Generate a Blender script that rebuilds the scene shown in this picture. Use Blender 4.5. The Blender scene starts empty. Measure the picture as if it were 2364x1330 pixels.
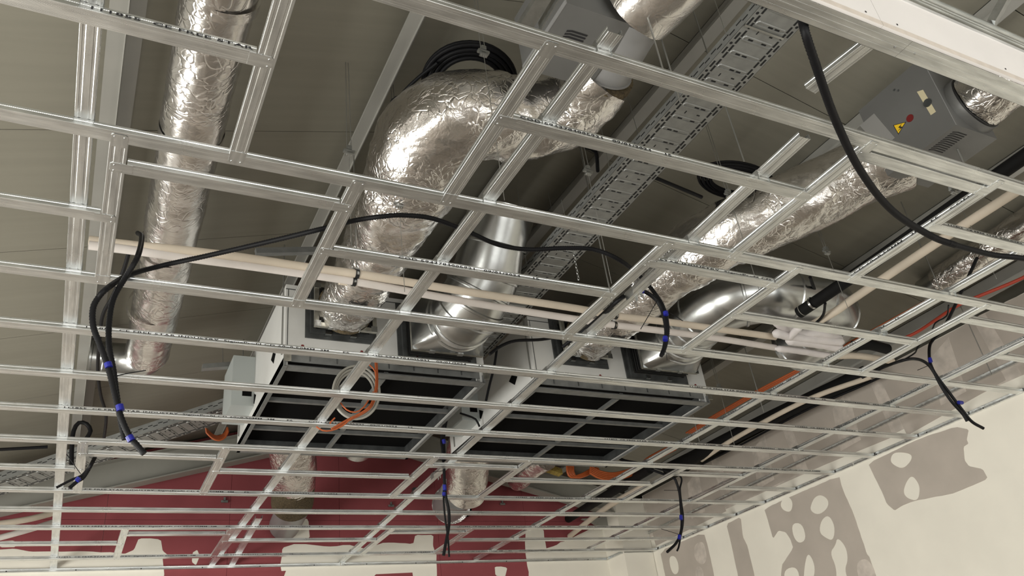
import bpy, bmesh, math, random
from mathutils import Vector, Matrix, noise

# ------------------------------------------------------------------ camera, world, lights, exposure
scene = bpy.context.scene
COL = scene.collection
CAM_Z = 1.6
cam_data = bpy.data.cameras.new('camera')
cam_data.sensor_fit = 'HORIZONTAL'
cam_data.sensor_width = 36.0
cam_data.lens = 36.0 * 1848.9 / 2364.0
cam_data.clip_start = 0.05
cam = bpy.data.objects.new('camera', cam_data)
COL.objects.link(cam)
YAW, PITCH, ROLL = 0.532430543, 0.521312391, -0.137904417
fw = Vector((math.sin(YAW) * math.cos(PITCH), math.cos(YAW) * math.cos(PITCH), math.sin(PITCH)))
r0 = Vector((math.cos(YAW), -math.sin(YAW), 0))
u0 = r0.cross(fw)
rt = r0 * math.cos(ROLL) + u0 * math.sin(ROLL)
up = u0 * math.cos(ROLL) - r0 * math.sin(ROLL)
mw = Matrix((rt, up, -fw)).transposed().to_4x4()
mw.translation = Vector((0, 0, CAM_Z))
cam.matrix_world = mw
scene.camera = cam

world = bpy.data.worlds.new('world')
scene.world = world
world.use_nodes = True
wb = world.node_tree.nodes['Background']
wb.inputs[0].default_value = (0.75, 0.85, 1.0, 1)
wb.inputs[1].default_value = 0.03

scene.view_settings.view_transform = 'Standard'
scene.view_settings.look = 'None'
scene.view_settings.gamma = 1.0
scene.view_settings.use_curve_mapping = False
scene.view_settings.exposure = -0.25

def area_light(name, loc, target, sx, sy, power, color):
    d = bpy.data.lights.new(name, 'AREA')
    d.shape = 'RECTANGLE'; d.size = sx; d.size_y = sy; d.energy = power; d.color = color
    o = bpy.data.objects.new(name, d); COL.objects.link(o)
    o.location = loc
    o.rotation_euler = (Vector(target) - Vector(loc)).to_track_quat('-Z', 'Y').to_euler()
    return o
# added area lights in invented windows left of the camera and, weaker, behind
LEFT = (1.0, 0.99, 0.93); BACK = (1.0, 1.0, 0.97)
area_light('window_daylight', (-3.12, 1.2, 1.55), (0, 1.2, 1.55), 3.0, 1.9, 300, LEFT)
area_light('window_daylight', (-3.12, 5.6, 1.55), (0, 5.6, 1.55), 3.0, 1.9, 300, LEFT)
area_light('window_daylight', (1.0, -3.42, 1.55), (1.0, 0, 1.55), 3.4, 1.9, 160, BACK)
area_light('window_daylight', (4.8, -3.42, 1.55), (4.8, 0, 1.55), 2.6, 1.9, 125, BACK)

# ------------------------------------------------------------------ materials
def mat(name, color, rough=0.6, metal=0.0, var=0.0, vscale=8.0, bump=0.0, bscale=40.0, stretch=(1, 1, 1), col2=None, detail=4.0, spec=0.5):
    m = bpy.data.materials.new(name); m.use_nodes = True
    nt = m.node_tree; b = nt.nodes['Principled BSDF']
    b.inputs['Roughness'].default_value = rough
    b.inputs['Metallic'].default_value = metal
    b.inputs['Specular IOR Level'].default_value = spec
    b.inputs['Base Color'].default_value = (*color, 1)
    tc = nt.nodes.new('ShaderNodeTexCoord')
    mp = nt.nodes.new('ShaderNodeMapping'); mp.inputs['Scale'].default_value = stretch
    nt.links.new(tc.outputs['Object'], mp.inputs['Vector'])
    if var > 0:
        n = nt.nodes.new('ShaderNodeTexNoise'); n.inputs['Scale'].default_value = vscale; n.inputs['Detail'].default_value = detail
        nt.links.new(mp.outputs[0], n.inputs['Vector'])
        r = nt.nodes.new('ShaderNodeValToRGB')
        c2 = col2 or tuple(c * (1 - var) for c in color)
        c1 = color if col2 else tuple(min(1, c * (1 + var)) for c in color)
        r.color_ramp.elements[0].position = 0.35; r.color_ramp.elements[1].position = 0.65
        r.color_ramp.elements[0].color = (*c2, 1); r.color_ramp.elements[1].color = (*c1, 1)
        nt.links.new(n.outputs['Fac'], r.inputs[0]); nt.links.new(r.outputs[0], b.inputs['Base Color'])
    if bump > 0:
        n2 = nt.nodes.new('ShaderNodeTexNoise'); n2.inputs['Scale'].default_value = bscale; n2.inputs['Detail'].default_value = 4
        nt.links.new(mp.outputs[0], n2.inputs['Vector'])
        bp = nt.nodes.new('ShaderNodeBump'); bp.inputs['Strength'].default_value = bump; bp.inputs['Distance'].default_value = 0.01
        nt.links.new(n2.outputs['Fac'], bp.inputs['Height']); nt.links.new(bp.outputs[0], b.inputs['Normal'])
    return m

def galv_profile(name, color, rough):
    """rolled zinc sheet: mottled tone and a knurled dot relief"""
    m = mat(name, color, rough, 0.95, 0.16, 14.0, stretch=(0.35, 3, 3))
    nt = m.node_tree; b = nt.nodes['Principled BSDF']
    tc = nt.nodes.new('ShaderNodeTexCoord'); sep = nt.nodes.new('ShaderNodeSeparateXYZ')
    nt.links.new(tc.outputs['Object'], sep.inputs[0])
    def sn(sock, freq):
        a = nt.nodes.new('ShaderNodeMath'); a.operation = 'MULTIPLY'; a.inputs[1].default_value = freq
        nt.links.new(sock, a.inputs[0])
        c = nt.nodes.new('ShaderNodeMath'); c.operation = 'SINE'; nt.links.new(a.outputs[0], c.inputs[0]); return c.outputs[0]
    ad = nt.nodes.new('ShaderNodeMath'); ad.operation = 'ADD'
    nt.links.new(sep.outputs[1], ad.inputs[0]); nt.links.new(sep.outputs[2], ad.inputs[1])
    mu = nt.nodes.new('ShaderNodeMath'); mu.operation = 'MULTIPLY'
    nt.links.new(sn(sep.outputs[0], 1050.0), mu.inputs[0]); nt.links.new(sn(ad.outputs[0], 1050.0), mu.inputs[1])
    n = nt.nodes.new('ShaderNodeTexNoise'); n.inputs['Scale'].default_value = 9.0; n.inputs['Detail'].default_value = 3
    nt.links.new(tc.outputs['Object'], n.inputs['Vector'])
    m2 = nt.nodes.new('ShaderNodeMath'); m2.operation = 'MULTIPLY_ADD'; m2.inputs[1].default_value = 1.2
    nt.links.new(n.outputs['Fac'], m2.inputs[0]); nt.links.new(mu.outputs[0], m2.inputs[2])
    bp = nt.nodes.new('ShaderNodeBump'); bp.inputs['Strength'].default_value = 0.10; bp.inputs['Distance'].default_value = 0.0012
    nt.links.new(m2.outputs[0], bp.inputs['Height']); nt.links.new(bp.outputs[0], b.inputs['Normal'])
    rr = nt.nodes.new('ShaderNodeMapRange'); rr.inputs['To Min'].default_value = rough - 0.08; rr.inputs['To Max'].default_value = rough + 0.14
    nt.links.new(n.outputs['Fac'], rr.inputs['Value']); nt.links.new(rr.outputs[0], b.inputs['Roughness'])
    return m

def foil_mat(name, color, rough, strength, cscale, nscale, fine):
    """metal foil: sparse sharp creases, soft dents, a fine woven scrim"""
    m = bpy.data.materials.new(name); m.use_nodes = True
    nt = m.node_tree; b = nt.nodes['Principled BSDF']
    b.inputs['Base Color'].default_value = (*color, 1); b.inputs['Metallic'].default_value = 1.0; b.inputs['Roughness'].default_value = rough
    tc = nt.nodes.new('ShaderNodeTexCoord')
    n1 = nt.nodes.new('ShaderNodeTexNoise'); n1.inputs['Scale'].default_value = nscale; n1.inputs['Detail'].default_value = 2; n1.inputs['Distortion'].default_value = 0.8
    v = nt.nodes.new('ShaderNodeTexVoronoi'); v.feature = 'DISTANCE_TO_EDGE'; v.inputs['Scale'].default_value = cscale
    n3 = nt.nodes.new('ShaderNodeTexNoise'); n3.inputs['Scale'].default_value = nscale * 6; n3.inputs['Detail'].default_value = 2; n3.inputs['Distortion'].default_value = 1.5
    warp = nt.nodes.new('ShaderNodeVectorMath'); warp.operation = 'MULTIPLY_ADD'
    nt.links.new(tc.outputs['Object'], n1.inputs['Vector']); nt.links.new(tc.outputs['Object'], n3.inputs['Vector'])
    nt.links.new(n1.outputs['Color'], warp.inputs[0]); warp.inputs[1].default_value = (0.3, 0.3, 0.3)
    nt.links.new(tc.outputs['Object'], warp.inputs[2]); nt.links.new(warp.outputs[0], v.inputs['Vector'])
    mr = nt.nodes.new('ShaderNodeMapRange'); mr.inputs['From Max'].default_value = 0.09; mr.clamp = True
    nt.links.new(v.outputs['Distance'], mr.inputs['Value'])
    # creases come and go over the surface
    n4 = nt.nodes.new('ShaderNodeTexNoise'); n4.inputs['Scale'].default_value = nscale * 0.5; nt.links.new(tc.outputs['Object'], n4.inputs['Vector'])
    g = nt.nodes.new('ShaderNodeMapRange'); g.inputs['From Min'].default_value = 0.42; g.inputs['From Max'].default_value = 0.62
    nt.links.new(n4.outputs['Fac'], g.inputs['Value'])
    mu = nt.nodes.new('ShaderNodeMath'); mu.operation = 'MULTIPLY'; nt.links.new(mr.outputs[0], mu.inputs[0]); nt.links.new(g.outputs[0], mu.inputs[1])
    a1 = nt.nodes.new('ShaderNodeMath'); a1.operation = 'MULTIPLY_ADD'; a1.inputs[1].default_value = 1.8
    nt.links.new(n1.outputs['Fac'], a1.inputs[0]); nt.links.new(mu.outputs[0], a1.inputs[2])
    a2 = nt.nodes.new('ShaderNodeMath'); a2.operation = 'MULTIPLY_ADD'; a2.inputs[1].default_value = fine
    nt.links.new(n3.outputs['Fac'], a2.inputs[0]); nt.links.new(a1.outputs[0], a2.inputs[2])
    bp = nt.nodes.new('ShaderNodeBump'); bp.inputs['Strength'].default_value = strength; bp.inputs['Distance'].default_value = 0.02
    nt.links.new(a2.outputs[0], bp.inputs['Height']); nt.links.new(bp.outputs[0], b.inputs['Normal'])
    return m

M = {
 'galv': galv_profile('galvanised_profile', (0.68, 0.695, 0.69), 0.27),
 'galv_dark': mat('galvanised_bracket', (0.42, 0.43, 0.42), 0.45, 1.0, 0.15, 20),
 'duct': mat('bright_duct_steel', (0.50, 0.51, 0.505), 0.27, 1.0, 0.10, 3.0, 0.05, 9),
 'wire': mat('steel_wire', (0.38, 0.38, 0.36), 0.45, 0.9),
 'foil': foil_mat('crinkled_foil', (0.78, 0.755, 0.73), 0.24, 0.32, 15.0, 6.0, 0.30),
 'foil_soft': foil_mat('smooth_foil', (0.78, 0.755, 0.73), 0.24, 0.19, 12.0, 5.0, 0.28),
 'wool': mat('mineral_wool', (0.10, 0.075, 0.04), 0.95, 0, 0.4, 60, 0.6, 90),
 'ink': mat('black_print', (0.015, 0.015, 0.017), 0.6),
 'casing': mat('unit_casing_paint', (0.62, 0.62, 0.60), 0.5, 0, 0.05, 2.5, 0.03, 160),
 'greybox': mat('grey_box_paint', (0.165, 0.165, 0.16), 0.42, 0.2, 0.05, 3),
 'greywhite': mat('white_spigot_paint', (0.27, 0.27, 0.27), 0.4),
 'frame_dark': mat('dark_grey_frame', (0.10, 0.105, 0.105), 0.45, 0.6, 0.2, 12),
 'frame_steel': mat('clamp_frame_steel', (0.5, 0.49, 0.44), 0.35, 1.0, 0.2, 20),
 'black': mat('black_filter', (0.006, 0.006, 0.006), 0.95, 0, 0, spec=0.05),
 'rubber': mat('black_rubber', (0.012, 0.012, 0.012), 0.55),
 'conduit': mat('black_conduit', (0.008, 0.008, 0.009), 0.5, spec=0.14),
 'armaflex': mat('black_foam_tube', (0.006, 0.006, 0.006), 0.75, spec=0.2),
 'blue': mat('blue_tape', (0.008, 0.012, 0.22), 0.4),
 'white_pipe': mat('white_foam_sleeve', (0.68, 0.63, 0.595), 0.75, 0, 0.05, 5, 0.15, 30),
 'cream_pipe': mat('cream_foam_sleeve', (0.62, 0.54, 0.44), 0.75, 0, 0.06, 5, 0.15, 30),
 'white_wrap': mat('white_wrap_foam', (0.72, 0.68, 0.67), 0.8, 0, 0.05, 6, 0.3, 18),
 'orange': mat('orange_cable', (0.40, 0.085, 0.018), 0.5),
 'red': mat('red_cable', (0.42, 0.05, 0.025), 0.5),
 'greycable': mat('grey_conduit', (0.30, 0.29, 0.255), 0.6),
 'roof': mat('beige_roof_panel', (0.225, 0.213, 0.172), 0.55, 0, 0.035, 3.0, 0.05, 60, stretch=(0.15, 6, 1)),
 'purlin': mat('purlin_paint', (0.32, 0.315, 0.29), 0.5, 0.1, 0.05, 3),
 'beam': mat('beam_paint', (0.27, 0.265, 0.235), 0.5, 0, 0.06, 2.5),
 'tray': mat('cable_tray_zinc', (0.29, 0.295, 0.285), 0.45, 0.6, 0.10, 16),
 'slot': mat('tray_slot_black', (0.008, 0.008, 0.008), 0.9),
 'pink': mat('pink_plasterboard', (0.27, 0.070, 0.078), 0.9, 0, 0.08, 2.0, 0.03, 120, spec=0.12),
 'cream': mat('joint_compound', (0.82, 0.785, 0.695), 0.85, 0, 0.03, 2.2, 0.05, 40),
 'board': mat('bare_plasterboard', (0.46, 0.41, 0.36), 0.88, 0, 0.05, 3.0, 0.04, 80),
 'smear': mat('thin_compound', (0.55, 0.495, 0.44), 0.88, 0, 0.15, 9.0, 0.04, 50),
 'whiteboard': mat('white_bulkhead_board', (0.82, 0.79, 0.77), 0.8, 0, 0.02, 3, 0.03, 90),
 'floor': mat('dusty_concrete', (0.28, 0.245, 0.21), 0.8, 0, 0.15, 1.4, 0.1, 30),
 'plain': mat('plain_plaster', (0.66, 0.62, 0.55), 0.85, 0, 0.03, 2),
 'pane': mat('window_glass', (0.6, 0.65, 0.7), 0.1, 0, 0, spec=0.6),
 'wframe': mat('window_frame_white', (0.7, 0.7, 0.68), 0.4),
 'yellow': mat('warning_yellow', (0.85, 0.55, 0.02), 0.5),
 'tape': mat('masking_tape', (0.62, 0.55, 0.36), 0.7),
 'rail': mat('unit_rail_zinc', (0.20, 0.205, 0.20), 0.5, 0.5, 0.12, 14),
 'paper': mat('board_paper_edge', (0.66, 0.595, 0.53), 0.85, 0, 0.06, 20),
 'bluebox': mat('electric_box_paint', (0.42, 0.45, 0.44), 0.5),
 'reddot': mat('dark_red_plug', (0.16, 0.012, 0.012), 0.5),
 'label': mat('faded_label', (0.26, 0.255, 0.245), 0.6),
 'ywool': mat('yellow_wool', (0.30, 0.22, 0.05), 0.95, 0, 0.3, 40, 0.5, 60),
}

# ------------------------------------------------------------------ mesh helpers
class MB:
    def __init__(s): s.v = []; s.f = []
    def add(s, vs, fs):
        o = len(s.v); s.v += [tuple(p) for p in vs]; s.f += [tuple(i + o for i in f) for f in fs]; return s
    def box(s, a, b):
        (x0, y0, z0), (x1, y1, z1) = a, b
        return s.add([(x0, y0, z0), (x1, y0, z0), (x1, y1, z0), (x0, y1, z0), (x0, y0, z1), (x1, y0, z1), (x1, y1, z1), (x0, y1, z1)],
                     [(0, 3, 2, 1), (4, 5, 6, 7), (0, 1, 5, 4), (1, 2, 6, 5), (2, 3, 7, 6), (3, 0, 4, 7)])
    def obox(s, c, ax, ay, az):
        c = Vector(c); ax = Vector(ax); ay = Vector(ay); az = Vector(az)
        vs = [c + i * ax + j * ay + k * az for k in (-1, 1) for (i, j) in ((-1, -1), (1, -1), (1, 1), (-1, 1))]
        return s.add(vs, [(0, 3, 2, 1), (4, 5, 6, 7), (0, 1, 5, 4), (1, 2, 6, 5), (2, 3, 7, 6), (3, 0, 4, 7)])
    def bar(s, p, q, w, h, upv=(0, 0, 1)):
        p = Vector(p); q = Vector(q); d = (q - p); L = d.length; d.normalize()
        sd = d.cross(Vector(upv)).normalized(); u = sd.cross(d)
        return s.obox((p + q) / 2, d * L / 2, sd * w / 2, u * h / 2)
    def prism(s, pts, off):
        """planar polygon (3-D points) extruded by the vector off"""
        n = len(pts); off = Vector(off)
        vs = [Vector(p) for p in pts] + [Vector(p) + off for p in pts]
        fs = [tuple(range(n)), tuple(range(2 * n - 1, n - 1, -1))] + [(i, i + n, (i + 1) % n + n, (i + 1) % n) for i in range(n)]
        return s.add(vs, fs)
    def rings(s, rings, cap0=True, cap1=True):
        n = len(rings[0]); o = len(s.v)
        for r in rings: s.v += [tuple(p) for p in r]
        for i in range(len(rings) - 1):
            for j in range(n):
                k = (j + 1) % n
                s.f.append((o + i * n + j, o + i * n + k, o + (i + 1) * n + k, o + (i + 1) * n + j))
        if cap0: s.f.append(tuple(o + j for j in range(n - 1, -1, -1)))
        if cap1: s.f.append(tuple(o + (len(rings) - 1) * n + j for j in range(n)))
        return s
    def tube(s, path, r, seg=12, cap=True, fn=None):
        """tube along a list of points; r number or list; fn(ring index, angle, point) -> radius factor"""
        P = [Vector(p) for p in path]; n = len(P); rs = []
        t = (P[1] - P[0]).normalized()
        a = Vector((0, 0, 1)) if abs(t.z) < 0.9 else Vector((1, 0, 0))
        u = (a - t * a.dot(t)).normalized()
        for i in range(n):
            t = ((P[min(i + 1, n - 1)] - P[max(i - 1, 0)])).normalized()
            u = (u - t * u.dot(t)).normalized(); w = t.cross(u)
            rr = r[i] if isinstance(r, (list, tuple)) else r
            ring = []
            for j in range(seg):
                th = 2 * math.pi * j / seg
                k = fn(i, th, P[i]) if fn else 1.0
                ring.append(P[i] + (u * math.cos(th) + w * math.sin(th)) * rr * k)
            rs.append(ring)
        return s.rings(rs, cap, cap)
    def disc(s, c, n, r, h, seg=12):
        c = Vector(c); n = Vector(n).normalized()
        return s.tube([c, c + n * h], r, seg)
    def build(s, name, m, parent=None, smooth=None, loc=None, local=False):
        me = bpy.data.meshes.new(name)
        vs = s.v
        if loc is not None: vs = [(x - loc[0], y - loc[1], z - loc[2]) for x, y, z in vs]
        me.from_pydata(vs, [], s.f); me.validate(); me.update()
        bm = bmesh.new(); bm.from_mesh(me); bmesh.ops.recalc_face_normals(bm, faces=bm.faces); bm.to_mesh(me); bm.free()
        if smooth:
            me.polygons.foreach_set('use_smooth', [True] * len(me.polygons))
            me.set_sharp_from_angle(angle=math.radians(smooth))
        me.materials.append(M[m] if isinstance(m, str) else m)
        o = bpy.data.objects.new(name, me); COL.objects.link(o)
        if loc is not None: o.location = loc
        if parent is not None:
            o.parent = parent
            if not local: o.matrix_parent_inverse = parent.matrix_basis.inverted()
        return o

def tag(o, label, cat, group=None, kind=None):
    if label: o['label'] = label
    if cat: o['category'] = cat
    if group: o['group'] = group
    if kind: o['kind'] = kind
    return o
def empty(name, loc, label, cat, group=None, kind=None):
    o = bpy.data.objects.new(name, None); COL.objects.link(o); o.location = loc; o.empty_display_size = 0.1
    return tag(o, label, cat, group, kind)
def struct(o): o['kind'] = 'structure'; return o

def smooth_path(pts, step=0.03):
    """Catmull-Rom through the points, resampled"""
    P = [Vector(p) for p in pts]
    if len(P) == 2: P = [P[0], (P[0] + P[1]) / 2, P[1]]
    E = [P[0] * 2 - P[1]] + P + [P[-1] * 2 - P[-2]]
    out = []
    for i in range(1, len(E) - 2):
        a, b, c, d = E[i - 1:i + 3]
        n = max(2, int((c - b).length / step))
        for k in range(n):
            t = k / n
            out.append(0.5 * ((2 * b) + (c - a) * t + (2 * a - 5 * b + 4 * c - d) * t * t + (3 * b - a - 3 * c + d) * t ** 3))
    out.append(P[-1]); return out
def cable(name, pts, r, m, label=None, cat=None, group=None, parent=None, seg=8, step=0.03, corr=False):
    p = smooth_path(pts, 0.006 if corr else step)
    fn = (lambda i, th, q: 1.0 if i % 2 else 0.86) if corr else None
    o = MB().tube(p, r, seg, True, fn).build(name, m, parent, 60)
    if label: tag(o, label, cat, group)
    return o

# ------------------------------------------------------------------ the setting
GZ = 3.6                       # underside of the ceiling grid
XR, YB = 6.62, 9.0             # right wall face, back wall face
XL, YF = -3.2, -3.5
RIDGE_X, RIDGE_Z = 2.67, 5.46
def roof_z(x): return RIDGE_Z - 0.277 * (RIDGE_X - x) if x < RIDGE_X else RIDGE_Z - 0.25 * (x - RIDGE_X)

struct(MB().box((XL - .2, YF - .2, -0.1), (8.2, YB + .2, 0)).build('floor', 'floor'))

def wall_with_holes(name, axis, pos, thick, a0, a1, z0, z1, holes):
    m = MB()
    def bx(p0, p1, q0, q1):
        if axis == 'x': m.box((pos, p0, q0), (pos + thick, p1, q1))
        else: m.box((p0, pos, q0), (p1, pos + thick, q1))
    hs = sorted(holes); cur = a0
    for (h0, h1, k0, k1) in hs:
        bx(cur, h0, z0, z1); bx(h0, h1, z0, k0); bx(h0, h1, k1, z1); cur = h1
    bx(cur, a1, z0, z1)
    return struct(m.build(name, 'plain'))
wins_l = [(-0.35, 2.75, 0.58, 2.52), (4.05, 7.15, 0.58, 2.52)]  # unseen windows, added to carry the area lights
wins_f = [(-0.75, 2.75, 0.58, 2.52), (3.45, 6.15, 0.58, 2.52)]
wall_with_holes('wall_left', 'x', XL - .15, .15, YF, YB, 0, 4.3, wins_l)
wall_with_holes('wall_front', 'y', YF - .15, .15, XL, 8.0, 0, 4.6, wins_f)
wn = 0
for axis, wins, pos in (('x', wins_l, XL - .1), ('y', wins_f, YF - .1)):
    for (a, b, c, d) in wins:
        wn += 1
        def q(p, r, s, t, e0, e1):
            return ((pos + e0, p, s), (pos + e1, r, t)) if axis == 'x' else ((p, pos + e0, s), (r, pos + e1, t))
        g = MB().box(*q(a, b, c, d, -.012, -.006)).build('window_%d' % wn, 'pane'); struct(g)
        fr = MB()
        fr.box(*q(a, b, c, c + .06, -.03, .03)); fr.box(*q(a, b, d - .06, d, -.03, .03))
        fr.box(*q(a, a + .06, c + .06, d - .06, -.03, .03)); fr.box(*q(b - .06, b, c + .06, d - .06, -.03, .03))
        mid = (a + b) / 2; fr.box(*q(mid - .03, mid + .03, c + .06, d - .06, -.03, .03))
        fr.build('window_frame', 'wframe', g)

# back wall: pink fire boards up into the gable
def gable(x): return roof_z(x) - 0.02
wb_o = struct(MB().prism([(XL, YB + .02, 0), (8.0, YB + .02, 0), (8.0, YB + .02, gable(8.0)), (RIDGE_X, YB + .02, RIDGE_Z - .02), (XL, YB + .02, gable(XL))], (0, .15, 0)).build('wall_back', 'plain'))
def clip_poly_x(xa, xb, za, zb):
    pts = [(xa, za), (xb, za)]
    def top(x): return min(zb, gable(x))
    xs = [xb] + [x for x in (RIDGE_X,) if xa < x < xb] + [xa]
    return pts + [(x, top(x)) for x in xs]
xb_edges = [-3.2, -2.18, -0.98, 0.22, 1.42, 2.62, 3.82, 5.02, 6.16]
for i in range(len(xb_edges) - 1):
    xa, xb = xb_edges[i] + .0015, xb_edges[i + 1] - .0015
    for (za, zb) in ((0.0, 3.1), (3.103, 4.1), (4.103, 6.0)):
        if min(gable(xa), gable(xb)) <= za + .05: continue
        pl = clip_poly_x(xa, xb, za, zb)
        MB().prism([(x, YB, z) for x, z in pl], (0, .02, 0)).build('plasterboard', 'pink' if za > 2 else 'board', wb_o)
struct(wb_o)

# right wall, boarded up to 4.33, an open dark gap above it
wr = struct(MB().box((XR + .0, YF, 0), (XR + .1, 8.6, 4.335)).build('wall_right', 'cream'))
struct(MB().box((7.5, YF, 0), (7.6, YB, 4.4)).build('wall_outer', 'beam'))
# boxed-out corner column
struct(MB().box((6.17, 8.61, 0), (6.72, 9.0, 4.3)).build('wall_corner', 'cream'))

# bare plasterboard left showing on the right wall, with filled screw spots on it
def on_wall(name, pts, m, parent, depth, axis='x'):
    o = Vector((-depth, 0, 0)) if axis == 'x' else Vector((0, -depth, 0))
    return MB().prism(pts, o).build(name, m, parent)
def chaikin(pts, n=2, k=.25):
    P = [Vector(p) for p in pts]
    for _ in range(n):
        Q = []
        for i in range(len(P)):
            a, b = P[i], P[(i + 1) % len(P)]
            Q += [a.lerp(b, k), a.lerp(b, 1 - k)]
        P = Q
    return P
def trowel_edge(pts, amp=.006, step=.05, seed=0):
    """slightly ragged edge as left by a trowel; the points stay in the plane of the wall"""
    P = chaikin(pts, 1, .12); out = []; C = sum(P, Vector()) / len(P)
    for i in range(len(P)):
        a, b = P[i], P[(i + 1) % len(P)]; n = max(1, int((b - a).length / step))
        for j in range(n):
            q = a.lerp(b, j / n); out.append(q + (q - C).normalized() * amp * noise.noise(q * 14 + Vector((seed, 0, 0))))
    return out
BARE = [
 [(6.62, 5.043, 3.568), (6.62, 4.453, 3.593), (6.62, 4.065, 3.563), (6.62, 3.97, 3.499), (6.62, 4.02, 3.428), (6.62, 4.019, 3.393), (6.62, 4.075, 3.382), (6.62, 4.111, 3.276), (6.62, 4.095, 3.221), (6.62, 3.994, 3.161), (6.62, 3.981, 3.075), (6.62, 4.211, 3.06), (6.62, 4.342, 3.055), (6.62, 4.586, 3.091), (6.62, 4.739, 3.106), (6.62, 4.851, 3.103), (6.62, 4.942, 3.086), (6.62, 4.994, 3.162), (6.62, 5.003, 3.303), (6.62, 5.027, 3.448)],
 [(6.62, 6.511, 3.561), (6.62, 5.408, 3.569), (6.62, 5.426, 3.461), (6.62, 5.392, 3.191), (6.62, 5.39, 2.984), (6.62, 5.393, 2.807), (6.62, 5.376, 2.775), (6.62, 5.369, 2.601), (6.62, 5.383, 2.153), (6.62, 6.733, 2.377), (6.62, 6.5, 2.944), (6.62, 6.265, 3.074), (6.62, 6.264, 3.167), (6.62, 6.302, 3.249), (6.62, 6.396, 3.292), (6.62, 6.507, 3.234), (6.62, 6.502, 3.413)],
 [(6.62, 7.149, 3.566), (6.62, 6.893, 3.579), (6.62, 6.94, 3.369), (6.62, 6.906, 3.251), (6.62, 6.917, 2.938), (6.62, 7.001, 2.422), (6.62, 7.25, 2.463), (6.62, 7.17, 2.993), (6.62, 7.151, 3.327)],
 [(6.62, 8.456, 3.582), (6.62, 7.56, 3.581), (6.62, 7.548, 3.356), (6.62, 7.559, 3.078), (6.62, 7.647, 2.529), (6.62, 8.463, 2.664), (6.62, 8.456, 3.273)],
]
for p in BARE: on_wall('bare_board', trowel_edge(p), 'board', wr, .001)
SPOTS = [
 [(6.619, 4.747, 3.567), (6.619, 4.654, 3.542), (6.619, 4.565, 3.49), (6.619, 4.593, 3.439), (6.619, 4.703, 3.399), (6.619, 4.777, 3.456), (6.619, 4.803, 3.511)],
 [(6.619, 4.641, 3.321), (6.619, 4.608, 3.247), (6.619, 4.614, 3.182), (6.619, 4.677, 3.095), (6.619, 4.768, 3.146), (6.619, 4.789, 3.208), (6.619, 4.721, 3.283)],
 [(6.619, 6.204, 3.579), (6.619, 6.119, 3.577), (6.619, 6.087, 3.498), (6.619, 6.153, 3.416), (6.619, 6.246, 3.461), (6.619, 6.271, 3.529)],
 [(6.619, 5.78, 3.469), (6.619, 5.697, 3.466), (6.619, 5.628, 3.392), (6.619, 5.671, 3.318), (6.619, 5.814, 3.289), (6.619, 5.899, 3.362), (6.619, 5.847, 3.427)],
 [(6.619, 5.684, 3.261), (6.619, 5.651, 3.136), (6.619, 5.727, 3.012), (6.619, 5.809, 3.063), (6.619, 5.868, 3.134), (6.619, 5.795, 3.236)],
 [(6.619, 6.184, 3.312), (6.619, 6.047, 3.274), (6.619, 6.053, 3.113), (6.619, 6.167, 3.094), (6.619, 6.218, 3.182)],
 [(6.619, 6.087, 2.987), (6.619, 6.049, 2.905), (6.619, 6.061, 2.806), (6.619, 6.145, 2.707), (6.619, 6.257, 2.731), (6.619, 6.171, 2.891)],
 [(6.619, 5.666, 3.034), (6.619, 5.6, 2.926), (6.619, 5.625, 2.806), (6.619, 5.7, 2.734), (6.619, 5.697, 2.613), (6.619, 5.845, 2.644), (6.619, 5.789, 2.774), (6.619, 5.812, 2.92), (6.619, 5.717, 2.968)],
 [(6.619, 8.298, 3.475), (6.619, 8.185, 3.458), (6.619, 8.149, 3.361), (6.619, 8.18, 3.254), (6.619, 8.282, 3.246), (6.619, 8.325, 3.349)],
 [(6.619, 6.468, 2.906), (6.619, 6.28, 2.898), (6.619, 6.296, 2.739), (6.619, 6.506, 2.783)],
]
for p in SPOTS: on_wall('filled_spot', chaikin(p), 'cream', wr, .001)
for p in ([(6.619, 7.787, 3.491), (6.619, 7.615, 3.498), (6.619, 7.594, 3.382), (6.619, 7.623, 3.264), (6.619, 7.733, 3.235), (6.619, 7.836, 3.339)], [(6.619, 5.551, 2.76), (6.619, 5.41, 2.779), (6.619, 5.359, 2.657), (6.619, 5.397, 2.549), (6.619, 5.574, 2.587)],
          [(6.619, 7.839, 3.264), (6.619, 7.725, 3.213), (6.619, 7.747, 3.07), (6.619, 7.909, 3.08)]):
    on_wall('thin_smear', chaikin(p), 'smear', wr, .001)
# above the grid the boards are bare with filled joints
on_wall('thin_smear', trowel_edge([(XR, -3.4, 3.74), (XR, 8.6, 3.72), (XR, 8.6, 4.333), (XR, -3.4, 4.333)], .05, .12), 'smear', wr, .0006)
for k, (ya, yb) in enumerate(((-3.45, 1.1), (1.18, 2.3), (2.3, 3.42), (3.5, 4.6), (4.68, 5.82), (5.9, 7.0), (7.1, 8.58))):
    on_wall('bare_board', [(XR - .0003, ya, 3.70 + (.05 if k % 2 else 0)), (XR - .0003, yb - .06, 3.66 + (.07 if k % 3 else 0)), (XR - .0003, yb, 4.33), (XR - .0003, ya + .04, 4.33)], 'board', wr, .001)
    on_wall('thin_smear', [(XR - .0012, ya + .35, 3.80), (XR - .0012, ya + .62, 3.78), (XR - .0012, ya + .55, 4.2), (XR - .0012, ya + .3, 4.3)], 'smear', wr, .001)
    on_wall('filled_spot', [(XR - .0012, ya + .72 + .06 * math.cos(a * .7), 4.0 + .05 * math.sin(a * .7)) for a in range(9)], 'smear', wr, .001)

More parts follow.
